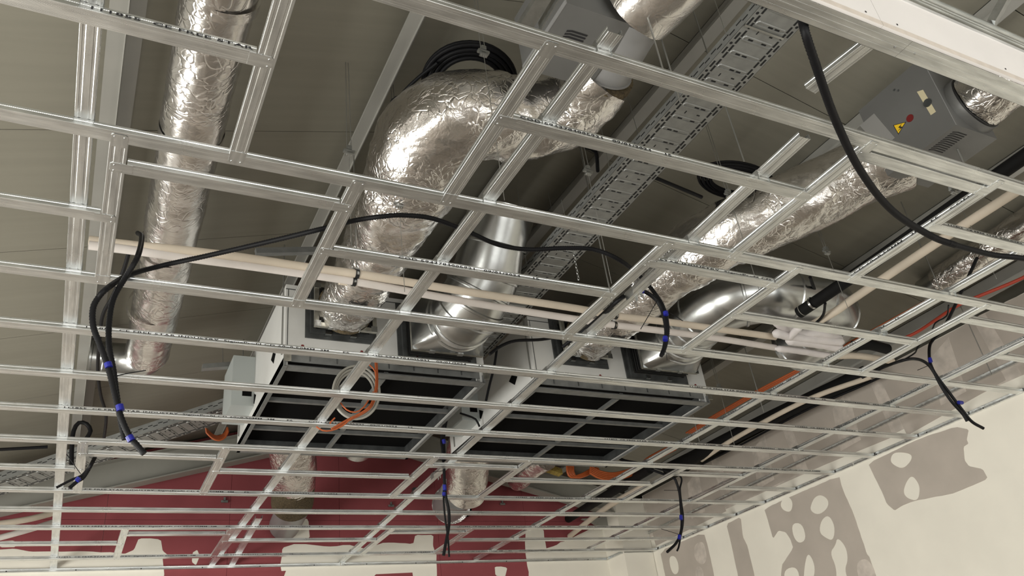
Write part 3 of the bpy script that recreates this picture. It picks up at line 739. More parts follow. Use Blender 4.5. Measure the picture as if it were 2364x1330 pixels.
steel_duct('dented bare steel duct rising from the left ventilation unit', 2.185, 4.335, .275, .22, (2.185, 4.29), .235,
           [(2.185, 4.52, 4.285), (2.19, 4.42, 4.275), (2.22, 4.30, 4.33), (2.27, 4.19, 4.46), (2.295, 4.05, 4.66), (2.315, 3.90, 4.87)], (.01, .09, .17, .25, .34, .45, .72, .985), 4.5,
           dents=(((2.295, 4.05, 4.62), 4.1, .10, .12), ((2.30, 4.02, 4.70), 4.75, .07, .08)))
steel_duct('bare steel duct curving round to the right of the right ventilation unit', 4.195, 4.375, .285, .21, (4.185, 4.36), .23,
           [(4.185, 4.53, 4.36), (4.13, 4.33, 4.36), (4.10, 4.10, 4.36), (4.16, 3.85, 4.36), (4.38, 3.70, 4.36), (4.70, 3.68, 4.36), (5.00, 3.72, 4.36), (5.25, 3.90, 4.36), (5.34, 4.18, 4.36), (5.35, 4.42, 4.36)],
           (.01, .05, .09, .13, .17, .32, .46, .60, .74, .88, .985), 4.5)

# ------------------------------------------------------------------ foil ducts
def foil_duct(label, path, r, m='foil', amp=.010, name='foil_duct', step=.018, seg=56, seed=0, cat='duct', group='foil wrapped ducts', folds=0.0):
    P = smooth_path(path, step); R = r if isinstance(r, list) else None
    if R:
        n = len(P); rr = []
        for i in range(n):
            t = i / (n - 1) * (len(R) - 1); k = min(int(t), len(R) - 2); rr.append(R[k] * (1 - t + k) + R[k + 1] * (t - k))
    else: rr = r
    def fn(i, th, p):
        q = Vector((p.x * 5 + seed, p.y * 5, math.cos(th) * 1.3)) + Vector((math.sin(th) * 1.3, 0, p.z * 5))
        rv = rr[i] if R else r
        a = noise.noise(q) * amp + abs(noise.noise(q * 3.1)) * amp * .55 + noise.noise(q * 7.0) * amp * .25
        if folds: a -= folds * max(0, noise.noise(Vector((p.x * 9, p.y * 9, th * 1.1 + seed))) - .12)
        return 1 + a / rv
    o = MB().tube(P, rr, seg, True, fn).build(name, m, None, 60)
    if label: tag(o, label, cat, group)
    return o, P, rr
d1, P_, _ = foil_duct('straight foil wrapped duct running front to back at the far left', [(.225, 1.2, 4.5), (.235, 3.0, 4.5), (.26, 4.6, 4.5), (.28, 5.95, 4.5)], .152, 'foil_soft', .007, seed=3)
for yy in (2.42, 3.33, 4.45, 5.2):
    MB().tube([(.24, yy, 4.5), (.24, yy + .06, 4.5)], .1565, 48, False).build('tape_band', 'foil_soft', d1, 50)
eb = empty('steel_elbow', (.1, 6.05, 4.5), 'small bare steel elbow at the far end of the left foil duct', 'duct')
MB().tube(smooth_path([(.285, 5.9, 4.5), (.26, 6.05, 4.5), (.12, 6.12, 4.5), (-.1, 6.12, 4.5)], .02), .135, 40).build('pipe', 'duct', eb, 40)
ring_at(MB(), (.0, 6.12, 4.5), (-.1, 6.12, 4.5), .137).build('seam_ring', 'duct', eb, 50)
ring_at(MB(), (-.095, 6.12, 4.5), (-.2, 6.12, 4.5), .140).build('seam_ring', 'duct', eb, 50)

d2, P_, _ = foil_duct('big crinkled foil duct with a double bend feeding the left ventilation unit',
      [(2.126, 2.406, 4.63), (2.054, 2.634, 4.57), (1.808, 2.74, 4.52), (1.506, 2.808, 4.5), (1.375, 3.009, 4.47), (1.401, 3.351, 4.43), (1.432, 3.942, 4.42), (1.45, 4.42, 4.425), (1.46, 4.80, 4.425)],
      [.190, .205, .24, .265, .26, .23, .205, .20, .195], 'foil', .022, seed=11, folds=.03)
d3, P_, _ = foil_duct('big crinkled foil duct slanting from the grey control box to the right ventilation unit',
      [(4.40, 2.33, 4.60), (4.19, 2.58, 4.57), (3.86, 2.92, 4.48), (3.60, 3.25, 4.43), (3.51, 3.62, 4.42), (3.50, 4.1, 4.42), (3.47, 4.80, 4.425)],
      [.21, .215, .225, .225, .205, .20, .195], 'foil', .018, seed=23, folds=.02)
# end collars of the two flexible ducts
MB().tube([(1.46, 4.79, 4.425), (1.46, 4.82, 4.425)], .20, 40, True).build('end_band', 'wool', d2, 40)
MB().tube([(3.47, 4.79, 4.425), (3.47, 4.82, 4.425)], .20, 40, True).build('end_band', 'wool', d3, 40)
for o, x in ((d2, 1.36), (d3, 3.40)):
    MB().box((x, 4.40, 4.20), (x + .14, 4.47, 4.222)).build('torn_patch', 'rubber', o)

# in-line fan with grey box at the top centre
f1 = empty('inline_fan', (2.0, 2.2, 4.5), 'grey inline fan box with louvre slots at the top centre', 'fan')
MB().box((1.65, 1.97, 4.5), (2.03, 2.40, 4.86)).build('fan_box', 'greybox', f1)
MB().box((1.648, 1.968, 4.498), (1.654, 2.40, 4.52)).build('box_edge', 'greywhite', f1)
MB().tube([(2.078, 1.976, 4.65), (2.132, 2.379, 4.65)], .165, 48).build('fan_body', 'greywhite', f1, 40)
for i in range(9):
    y = 2.10 + i * .0185
    MB().prism([(1.735, y + .008, 4.4985), (1.76, y, 4.4985), (1.76, y + .009, 4.4985), (1.735, y + .017, 4.4985)], (0, 0, -.0015)).build('louvre_slot', 'ink', f1)
    MB().box((1.76, y, 4.497), (1.845, y + .009, 4.4985)).build('louvre_slot', 'ink', f1)
for (x, y) in ((1.93, 2.06), (1.835, 2.22)):
    MB().prism([(x, y, 4.499), (x + .03, y - .012, 4.499), (x + .03, y + .03, 4.499), (x, y + .022, 4.499)], (0, 0, -.002)).build('hanger_tab', 'frame_dark', f1)
sl = MB(); a, b = Vector((2.123, 2.318, 4.65)), Vector((2.128, 2.39, 4.64)); 
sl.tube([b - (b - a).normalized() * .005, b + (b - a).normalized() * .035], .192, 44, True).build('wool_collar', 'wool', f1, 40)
MB().tube([b - (b - a).normalized() * .025, b - (b - a).normalized() * .018], .172, 44, True).build('spigot_rim', 'greywhite', f1, 40)
foil_duct('foil duct leaving the inline fan towards the top picture edge', [(2.059, 1.956, 4.63), (2.102, 1.689, 4.63), (2.093, 1.279, 4.63)], .20, 'foil_soft', .010, seed=31)

# grey control box at the upper right
f2 = empty('control_box', (4.36, 2.15, 4.4), 'grey sheet metal control box with warning triangle at the upper right', 'box')
bx0, bx1, by0, by1, bz0, bz1 = 4.175, 4.56, 1.846, 2.34, 4.4, 4.94
MB().box((bx0, by0, bz0), (bx1, by1, bz1)).build('casing', 'greybox', f2)
MB().box((bx0 - .001, by0 - .0015, bz0 - .001), (bx0 + .006, by0, bz1)).build('box_edge', 'greywhite', f2)
MB().tube([(4.41, by0 - .05, 4.60), (4.41, by0, 4.60)], .19, 44).build('round_collar', 'greybox', f2, 40)
MB().tube([(4.41, by0 - .058, 4.60), (4.41, by0 - .05, 4.60)], .185, 44).build('gasket', 'rubber', f2, 40)
for i in range(11):
    y = 1.885 + i * .0165
    MB().prism([(4.215, y + .010, bz0), (4.25, y, bz0), (4.25, y + .007, bz0), (4.215, y + .017, bz0)], (0, 0, -.0015)).build('louvre_slot', 'ink', f2)
    MB().box((4.25, y, bz0 - .0015), (4.33, y + .007, bz0)).build('louvre_slot', 'ink', f2)
def side(p): return Vector((bx0, p[1], p[2]))
q = [Vector(p) for p in [(4.175, 2.174, 4.676), (4.175, 2.092, 4.634), (4.175, 2.169, 4.595)]]
MB().prism(q, (-.001, 0, 0)).build('warning_border', 'ink', f2)
c = (q[0] + q[1] + q[2]) / 3
w_ = MB().prism([c + (p - c) * .84 + Vector((-.001, 0, 0)) for p in q], (-.0006, 0, 0)).build('warning_sign', 'yellow', f2)
bolt = [Vector(p) + Vector((-.0016, 0, 0)) for p in [(4.175, 2.118, 4.643), (4.175, 2.151, 4.636), (4.175, 2.14, 4.623), (4.175, 2.166, 4.617), (4.175, 2.123, 4.618), (4.175, 2.136, 4.633)]]
MB().prism(bolt, (-.0006, 0, 0)).build('lightning_mark', 'ink', w_)
MB().disc((4.175, 2.062, 4.636), (-1, 0, 0), .024, .004, 16).build('red_plug', 'reddot', f2)
MB().prism([Vector(p) for p in [(4.175, 1.956, 4.758), (4.175, 1.919, 4.741), (4.175, 1.91, 4.556), (4.175, 1.945, 4.559)]], (-.001, 0, 0)).build('masking_tape', 'tape', f2)
MB().disc((4.175, 1.929, 4.642), (-1, 0, 0), .026, .008, 16).build('cable_gland', 'frame_dark', f2)
MB().prism([Vector(p) for p in [(4.175, 2.372, 4.841), (4.175, 2.252, 4.842), (4.175, 2.197, 4.593), (4.175, 2.305, 4.587)]], (-.001, 0, 0)).build('faded_label', 'label', f2)
for p in ((4.175, 2.072, 4.88), (4.175, 2.052, 4.857)): MB().disc(p, (-1, 0, 0), .007, .004, 8).build('bolt', 'frame_dark', f2)
MB().tube([(4.40, 2.0, bz0), (4.42, 2.02, bz0 - .25)], .008, 8).build('hanging_rod', 'wire', f2, 50)
foil_duct('foil duct leaving the grey control box towards the right picture edge', [(4.41, by0 - .06, 4.60), (4.42, 1.6, 4.60), (4.60, 1.3, 4.60), (4.9, .95, 4.60)], .172, 'foil', .014, seed=41)

# narrower foil duct above the right carrier
d5, P_, _ = foil_duct('narrow foil wrapped duct under the roof at the right picture edge', [(6.005, 3.325, 4.5), (5.969, 2.974, 4.5), (5.927, 2.525, 4.5), (5.843, 1.734, 4.5)], .115, 'foil', .010, seed=51)
a, b = Vector((6.005, 3.325, 4.5)), Vector((5.969, 2.974, 4.5)); dd = (a - b).normalized()
MB().tube([a - dd * .03, a + dd * .16], .105, 40).build('bare_end', 'duct', d5, 40)

# ducts behind the units, through the pink wall
d6, P_, _ = foil_duct('foil wrapped duct leaving the back of the left ventilation unit', [(1.55, 6.62, 4.38), (1.60, 7.0, 4.34), (1.72, 7.4, 4.22), (1.80, 7.75, 4.13)], .21, 'foil', .016, seed=61)
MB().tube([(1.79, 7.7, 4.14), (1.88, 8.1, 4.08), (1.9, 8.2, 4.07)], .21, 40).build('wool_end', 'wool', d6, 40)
MB().tube([(1.79, 7.7, 4.14), (1.95, 8.4, 4.05), (1.99, 8.93, 4.03)], .165, 40).build('spigot', 'greywhite', d6, 40)
tag(MB().tube([(2.25, 6.63, 4.42), (2.33, 7.1, 4.42), (2.36, 7.45, 4.42)], .17, 40).build('round_spigot', 'duct', None, 40), 'short bare round spigot on the back of the left ventilation unit', 'duct')
d7, P_, _ = foil_duct('foil wrapped duct leaving the back of the right ventilation unit', [(3.35, 6.62, 4.36), (3.38, 7.0, 4.30), (3.50, 7.35, 4.18), (3.62, 7.7, 4.06)], .215, 'foil', .016, seed=71)
sp = empty('wall_spigot', (3.6, 8.8, 4.1), 'grey duct stub entering the pink wall behind the right unit', 'duct')
MB().tube([(3.681, 8, 4.15), (3.97, 8.98, 4.271)], .20, 40).build('pipe', 'greywhite', sp, 40)
MB().tube([(3.977, 8.9, 4.279), (3.997, 8.96, 4.287)], .235, 40).build('foil_sleeve', 'foil', sp, 40)
MB().prism([Vector(p) for p in [(3.845, 8.997, 4.408), (3.944, 8.997, 4.222), (4.119, 8.997, 4.118), (4.275, 8.997, 4.172), (4.31, 8.997, 4.389), (4.089, 8.997, 4.549)]], (0, -.002, 0)).build('wall_hole', 'black', sp)
foil_duct('crumpled end of a foil duct beyond the right ventilation unit', [(4.377, 7.2, 4.272), (4.395, 7.6, 4.301), (4.543, 8.2, 4.359)], .12, 'foil', .012, seed=81)
# ------------------------------------------------------------------ cable trays
def cable_tray(label, p, q, w, h, pitch=.10, fine=True):
    """perforated tray along p-q (floor level), ribs across the floor and slots along the borders"""
    p = Vector(p); q = Vector(q); d = (q - p); L = d.length; d.normalize()
    sd = d.cross(Vector((0, 0, 1))).normalized(); u = sd.cross(d)
    e = empty('cable_tray', p, label, 'cable tray')
    def P(l, s_, z): return p + d * l + sd * s_ + u * z
    MB().prism([P(0, -w / 2, 0), P(0, w / 2, 0), P(L, w / 2, 0), P(L, -w / 2, 0)], u * .0015).build('floor_plate', 'tray', e)
    for sg in (-1, 1):
        MB().prism([P(0, sg * w / 2, 0), P(L, sg * w / 2, 0), P(L, sg * w / 2, h), P(0, sg * w / 2, h)], sd * (-sg * .0015)).build('side_wall', 'tray', e)
    slots = MB(); n = int(L / pitch)  # slots are black boxes; the dark beyond is put into their colour
    rib = None
    for i in range(n):
        l = (i + .5) * pitch
        # rung pressed down from the floor, with three slots in it
        hw = w * .27
        pts = []
        for a in range(12):
            th = 2 * math.pi * a / 12; c, s_ = math.cos(th), math.sin(th)
            pts.append((s_ * .014, (hw if c > 0 else -hw) + c * .014))
        if rib is None:
            m = MB().rings([[(a_ * f_, b_ * g_, z_) for a_, b_ in pts] for f_, g_, z_ in ((1.25, 1.03, 0), (1.0, 1.0, -.005), (.55, .97, -.005), (.45, .96, -.001))], False, True); ob = m.build('rung', 'tray'); rib = ob.data; bpy.data.objects.remove(ob)
            rib_mat = Matrix((d, sd, u)).transposed().to_4x4()
        o = bpy.data.objects.new('rung', rib); COL.objects.link(o)
        mm = rib_mat.copy(); mm.translation = P(l, 0, 0); o.parent = e; o.matrix_parent_inverse = e.matrix_basis.inverted(); o.matrix_basis = mm
        for k in (-.55, 0, .55):
            if (i + int(k * 4)) % 3 != 1: slots.obox(P(l, k * hw, -.0012), d * .0050, sd * hw * .19, u * .0006)
        for sg in (-1, 1):
            slots.obox(P(l - .022, sg * w * .36, -.0003), d * .020, sd * .0058, u * .0008)
            slots.obox(P(l + .026, sg * w * .36, -.0003), d * .020, sd * .0058, u * .0008)
            slots.obox(P(l + .0, sg * w * .44, -.0003), d * .022, sd * .0055, u * .0008)
            slots.obox(P(l + .01, sg * (w / 2 + .0002), h * .45), d * .02, u * .0035, sd * .0006)
            slots.obox(P(l + .055, sg * (w / 2 + .0002), h * .62), d * .02, u * .0035, sd * .0006)
            if i % 2 == 0: slots.tube([P(l + .05, sg * w * .44, -.001), P(l + .05, sg * w * .44, .0004)], .0085, 10)
        if i % 3 == 0: slots.obox(P(l + .05, w * .16, -.0004), d * .004, sd * .010, u * .0006); slots.obox(P(l + .05, -w * .14, -.0004), d * .010, sd * .003, u * .0006)
    s = slots.build('slot_pattern', 'slot', e); s['kind'] = 'stuff'
    return e, P
tr, TP = cable_tray('long perforated cable tray under the roof ridge', (2.73, 1.42, 4.55), (2.755, 5.7, 4.55), .295, .06)
m = MB().obox((2.717, 1.80, 4.546), (.13, 0, 0), (0, .006, 0), (0, 0, .003)); m.build('joint_plate', 'duct', tr)
for yy in (1.9, 3.0, 4.1, 5.2):
    MB().tube([(2.56, yy, 4.56), (2.58, yy, 5.25)], .002, 6).build('hanging_wire', 'wire', tr)
    MB().tube([(2.87, yy, 4.56), (2.85, yy, 5.25)], .002, 6).build('hanging_wire', 'wire', tr)
t2, _ = cable_tray('perforated cable tray slanting up at the lower left in front of the pink wall', (-1.038, 8.3, 4.021), (1.084, 6.85, 4.461), .26, .085, .09)
mb = MB().obox((0.861, 6.2, 4.568), (.16, 0, .03), (0, .03, 0), (0, 0, .02)).build('strut_channel', 'tray'); tag(mb, 'short slotted strut channel left of the left ventilation unit', 'strut')
MB().tube([(0.862, 6.2, 4.549), (0.847, 6.2, 4.743)], .003, 6).build('hanging_wire', 'wire', mb)
mb = MB().bar((0.761, 4.4, 4.517), (1.412, 4.4, 4.652), .04, .04).build('strut_channel', 'rail'); tag(mb, 'dark strut channel above the white pipes, behind the left opening', 'strut')
mb = MB().bar((7.049, 4.6, 5.238), (7.421, 4.6, 5.182), .04, .035).build('strut_channel', 'tray'); tag(mb, 'slotted strut channel on the roof right of the steel duct', 'strut')
for k in range(3): MB().obox(Vector((7.049, 4.6, 5.238)).lerp(Vector((7.421, 4.6, 5.182)), .2 + .3 * k) + Vector((0, -.0205, -.0)), (.03, 0, -.005), (0, .001, 0), (0, 0, .006)).build('slot', 'slot', mb)
mb = MB().bar((1.349, 1.902, 4.15), (1.351, 1.712, 4.15), .06, .03).bar((1.408, 1.88, 4.15), (1.4, 1.65, 4.15), .004, .05).build('hanging_channel', 'galv_dark'); tag(mb, 'dark hanging channel beside the fan box at the top centre', 'channel')

# ------------------------------------------------------------------ pipes
def pipe(name, pts, r, m, label, cat='pipe', group=None, seg=20):
    o = MB().tube(smooth_path(pts, .04), r, seg).build(name, m, None, 60); return tag(o, label, cat, group)
wp1 = pipe('insulated_pipe', [(-0.146, 3.765, 4.02), (0.038, 3.755, 4.02), (0.28, 3.735, 4.02), (0.579, 3.722, 4.02), (0.9, 3.726, 4.02), (1.19, 3.721, 4.02), (1.449, 3.728, 4.02), (1.808, 3.74, 4.02), (2.252, 3.748, 4.02), (2.669, 3.756, 4.02), (3.021, 3.776, 4.02), (3.483, 3.763, 4.02), (3.951, 3.764, 4.02), (4.409, 3.761, 4.02)], .024, 'cream_pipe', 'upper cream insulated pipe crossing from the left to the white bundle', group='insulated pipe pair')
wp2 = pipe('insulated_pipe', [(-0.142, 3.761, 3.99), (0.041, 3.752, 3.99), (0.285, 3.753, 3.99), (0.585, 3.747, 3.99), (0.906, 3.749, 3.99), (1.2, 3.755, 3.99), (1.464, 3.774, 3.99), (1.832, 3.803, 3.99), (2.288, 3.826, 3.99), (2.713, 3.839, 3.99), (3.061, 3.847, 3.99), (3.531, 3.839, 3.99), (4.009, 3.844, 3.99), (4.494, 3.864, 3.99)], .023, 'white_pipe', 'lower white insulated pipe crossing from the left to the white bundle', group='insulated pipe pair')
for f in (.28, .62):
    P_ = smooth_path([(-0.142, 3.761, 3.99), (0.585, 3.747, 3.99), (1.832, 3.803, 3.99), (3.061, 3.847, 3.99), (4.494, 3.864, 3.99)], .04); i = int(f * len(P_))
    MB().tube([P_[i], P_[i + 1]], .0235, 16).build('sleeve_joint', 'cream_pipe', wp2, 60)
def pipe_clamp(label, c1, c2):
    c1 = Vector(c1); c2 = Vector(c2)
    e = empty('pipe_clamp', c1, label, 'clamp', 'pipe clamps')
    for c in (c1, c2):
        m = MB(); n = 20; d = Vector((1, 0, -.02)).normalized()
        for off in (-.010, .010):
            pass
        m.tube([c - d * .011, c + d * .011], .0275, 20, False); m.tube([c - d * .011, c + d * .011], .0262, 20, False)
        m.build('clamp_ring', 'rubber', e, 50)
        MB().obox(c + Vector((0, .0, .032)), (.012, 0, 0), (0, .008, 0), (0, 0, .006)).build('clamp_ear', 'duct', e)
        MB().obox(c + Vector((0, -.0255, -.012)), (.006, 0, 0), (0, .004, 0), (0, 0, .008)).build('clamp_screw', 'duct', e)
    MB().tube([c1 + Vector((0, 0, .03)), Vector((c1.x, c1.y, roof_z(c1.x) - .02))], .004, 8).build('threaded_rod', 'wire', e, 50)
    MB().tube([c2 + Vector((0, 0, .03)), Vector((c2.x, c2.y + .01, c1.z + .2))], .004, 8).build('threaded_rod', 'wire', e, 50)
pipe_clamp('black rubber pipe clamp on the white pipes below the left foil bend', (1.199, 3.718, 4.02), (1.193, 3.757, 3.99))
pipe_clamp('black rubber pipe clamp on the white pipes below the right foil duct', (2.984, 3.773, 4.02), (3.021, 3.851, 3.99))
# lagged bundle where the pipes turn
bn = empty('lagged_bundle', (4.769, 3.765, 4.02), 'white lagged bundle of pipe bends beside the steel duct', 'pipe bundle')
for k, (pts, r) in enumerate((
    ([(4.302, 3.676, 4), (4.515, 3.696, 4), (4.773, 3.687, 4), (5.021, 3.667, 4)], .032), ([(4.474, 3.731, 3.98), (4.666, 3.723, 3.98), (4.919, 3.725, 3.98), (5.071, 3.736, 3.98)], .030),
    ([(4.467, 3.844, 3.97), (4.631, 3.829, 3.97), (4.867, 3.838, 3.97), (5.112, 3.846, 3.97)], .026), ([(4.262, 3.59, 4.05), (4.455, 3.681, 4.05), (4.721, 3.703, 4.05), (4.98, 3.687, 4.05)], .034),
    ([(4.489, 3.719, 3.99), (4.447, 3.608, 3.99), (4.424, 3.517, 3.99)], .026), ([(4.466, 3.744, 4.04), (4.617, 3.694, 4.04), (4.799, 3.651, 4.04), (5.048, 3.711, 4.04)], .038))):
    def lump(i, th, p): return 1 + .12 * noise.noise(p * 22 + Vector((th, k, 0)))
    PL = smooth_path(pts, .015); nl = len(PL); MB().tube(PL, [r * min(1, .35 + .32 * i, .35 + .32 * (nl - 1 - i)) for i in range(nl)], 18, True, lump).build('lagging', 'white_wrap', bn, 60)
bk = pipe('insulated_pipe', [(4.376, 3.461, 4.06), (4.385, 2.937, 4.07), (4.383, 1.699, 4.1), (4.363, 1.217, 4.1)], .042, 'armaflex', 'thick black insulated pipe with an open end above the white bundle')
cc = Vector((4.365, 3.321, 4.06)); cd = (Vector((4.385, 2.937, 4.07)) - cc).normalized()
MB().tube([cc - cd * .008, cc + cd * .008], .0435, 24, False).build('steel_band', 'duct', bk, 50)
cc = Vector((4.369, 3.423, 4.06)); MB().tube([cc - cd * .002, cc + cd * .002], .0432, 24, False).build('cable_tie', 'greycable', bk, 50)
pipe('insulated_pipe', [(4.594, 3.572, 4.04), (4.611, 3.319, 4.04), (4.614, 3.195, 4.05), (4.599, 2.47, 4.06), (4.592, 1.856, 4.06), (4.574, 1.355, 4.06)], .029, 'cream_pipe', 'cream insulated pipe beside the thick black pipe on the right')
cable('black_flex', [(4.394, 3.242, 4.02), (4.523, 3.389, 4.02), (4.563, 3.514, 4.02), (4.54, 3.588, 4.02)], .010, 'conduit', 'short black flexible hose hanging below the thick black pipe', 'hose')
cable('black_flex', [(4.462, 3.338, 4.3), (4.666, 3.489, 4.3), (4.798, 3.575, 4.3), (4.936, 3.65, 4.3)], .012, 'conduit', 'black hose looping in front of the steel duct bend', 'hose')
pipe('insulated_pipe', [(5.264, 3.781, 4.05), (5.389, 3.729, 4.05), (5.634, 3.753, 4.05)], .042, 'armaflex', 'stub of thick black insulated pipe right of the white bundle')
pipe('insulated_pipe', [(5.183, 3.878, 4), (5.382, 3.834, 4), (5.78, 3.846, 4)], .026, 'cream_pipe', 'short pale insulated pipe right of the white bundle')
# lines high along the right wall
pipe('insulated_pipe', [(6.37, 4.538, 4.26), (6.214, 5.806, 4.26), (6.148, 6.906, 4.26), (6.104, 7.354, 4.26)], .075, 'armaflex', 'black insulated main running along the top of the right wall')
pipe('insulated_pipe', [(6.344, 4.489, 4.2), (6.115, 5.098, 4.2), (6.097, 6.109, 4.2), (6.186, 6.818, 4.2)], .024, 'cream_pipe', 'cream pipe running along the top of the right wall')
pipe('insulated_pipe', [(6.594, 4.759, 4.4), (6.411, 5.967, 4.4), (6.359, 7.471, 4.4)], .020, 'white_pipe', 'thin grey-white pipe above the black main at the right wall')
cable('black_cable', [(6.414, 4.43, 4.18), (6.379, 4.687, 4.18), (6.282, 5.275, 4.18), (6.28, 6.188, 4.18), (6.251, 6.947, 4.18)], .012, 'conduit', 'black cable sagging along the top of the right wall', 'cable')
pipe('insulated_pipe', [(5.252, 6.6, 3.989), (5.351, 7.7, 4.014), (5.605, 8.9, 4.109)], .05, 'armaflex', 'black insulated pipe running into the pink wall at the right')
pipe('insulated_pipe', [(5.231, 6.7, 3.848), (5.458, 7.8, 3.933), (5.628, 8.97, 3.906)], .032, 'cream_pipe', 'cream pipe running into the pink wall at the right')
pipe('insulated_pipe', [(-0.761, 8.4, 3.872), (-0.444, 8.5, 3.959), (-0.254, 8.6, 4.044)], .028, 'cream_pipe', 'upper cream pipe at the lower left picture edge')
pipe('insulated_pipe', [(-0.727, 8.3, 3.708), (-0.423, 8.4, 3.834), (-0.218, 8.6, 3.967)], .026, 'white_pipe', 'lower white pipe at the lower left picture edge')

# ------------------------------------------------------------------ orange, red and grey cables
e = empty('orange_cables', (5.63, 4.373, 4.25), 'flat bundle of orange cables running along the right carrier', 'cable bundle')
for k in range(5):
    o = [(x + .017 * (k - 2), y, z + .006 * (k % 2)) for x, y, z in [(5.76, 2.414, 4.25), (5.703, 3.126, 4.25), (5.675, 3.472, 4.25), (5.642, 3.985, 4.25), (5.577, 4.641, 4.25), (5.53, 5.112, 4.25), (5.513, 5.738, 4.25), (5.534, 6.194, 4.25)]]
    cable('cable_strand', o, .009, 'orange', parent=e)
e = empty('orange_cables', (5.007, 7.2, 4.148), 'sagging orange cable loop beyond the right ventilation unit', 'cable bundle')
for k in range(5):
    dx = .018 * (k - 2)
    cable('cable_strand', [(x + dx, y, z + .01 * (k % 2)) for x, y, z in [(4.537, 7, 4.171), (4.524, 7, 4.066), (4.556, 7, 4.011), (4.668, 7, 4.033), (4.848, 7, 4.115)]], .013, 'orange', parent=e)
    cable('cable_strand', [(x + dx * .3, y, z + dx) for x, y, z in [(4.706, 6.9, 4.067), (4.82, 6.9, 4.014), (5.01, 6.9, 4.001), (5.312, 6.9, 4.082), (5.517, 6.9, 4.203), (5.928, 6.9, 4.382)]], .013, 'orange', parent=e)
cable('red_cable', [(6.204, 2.605, 4.3), (6.268, 2.845, 4.3), (6.155, 3.222, 4.3), (6.133, 3.389, 4.3), (6.199, 3.788, 4.3), (6.16, 3.965, 4.3)], .014, 'red', 'red cable high on the right, behind the front right opening', 'cable')
cable('thin_black_cable', [(5.593, 3.112, 4.1), (5.746, 3.248, 4.1), (5.755, 3.355, 4.1), (5.861, 3.479, 4.1)] + [(5.525, 3.425, 3.9), (5.605, 3.522, 3.9), (5.622, 3.636, 3.9)], .006, 'conduit', 'thin black cable dangling behind the front right opening', 'cable')
# coil of grey conduit with orange cables hung between the units
e = empty('cable_coil', (1.509, 4.8, 3.79), 'coil of grey conduit and orange cables hanging before the left ventilation unit', 'cable coil')
cen = Vector((1.508, 4.75, 3.768)); ux = (Vector((1.666, 4.75, 3.781)) - cen); uz = (Vector((1.512, 4.75, 3.958)) - cen)
for k in range(3):
    f = 1 - .09 * k
    MB().tube([cen + ux * f * math.cos(t * math.pi / 24) + uz * f * math.sin(t * math.pi / 24) + Vector((0, .014 * k, 0)) for t in range(49)], .0085, 10, False).build('grey_loop', 'greycable', e, 60)
for k in range(3):
    cable('orange_strand', [(x + .008 * k, y + .006 * k, z) for x, y, z in [(1.637, 4.72, 4.104), (1.634, 4.72, 4.004), (1.635, 4.72, 3.876), (1.626, 4.72, 3.78), (1.59, 4.72, 3.669), (1.515, 4.72, 3.604), (1.428, 4.72, 3.554), (1.329, 4.72, 3.489)]], .005, 'orange', parent=e)
cable('orange_strand', [(1.542, 4.72, 3.969), (1.59, 4.72, 3.961), (1.631, 4.72, 3.914), (1.634, 4.72, 3.844)], .005, 'orange', parent=e)
cable('orange_strand', [(1.39, 4.72, 3.67), (1.429, 4.72, 3.625), (1.486, 4.72, 3.611), (1.545, 4.72, 3.651), (1.613, 4.72, 3.764)], .005, 'orange', parent=e)
cable('orange_strand', [(1.228, 4.7, 3.49), (1.269, 4.7, 3.467), (1.323, 4.7, 3.47), (1.393, 4.7, 3.503), (1.465, 4.7, 3.572)], .005, 'orange', parent=e)
cable('orange_strand', [(1.346, 4.7, 3.555), (1.321, 4.7, 3.527), (1.316, 4.7, 3.515)], .005, 'orange', parent=e)
e = empty('orange_cables', (0.975, 7, 4.265), 'small bunch of orange cables at the end of the lower left tray', 'cable bundle')
for k in range(5): cable('cable_strand', [(x, y + .015 * k, z + .015 * k) for x, y, z in [(0.869, 7, 4.306), (0.922, 7, 4.254), (0.977, 7, 4.237), (1.029, 7, 4.267), (1.052, 7, 4.325)]], .008, 'orange', parent=e)

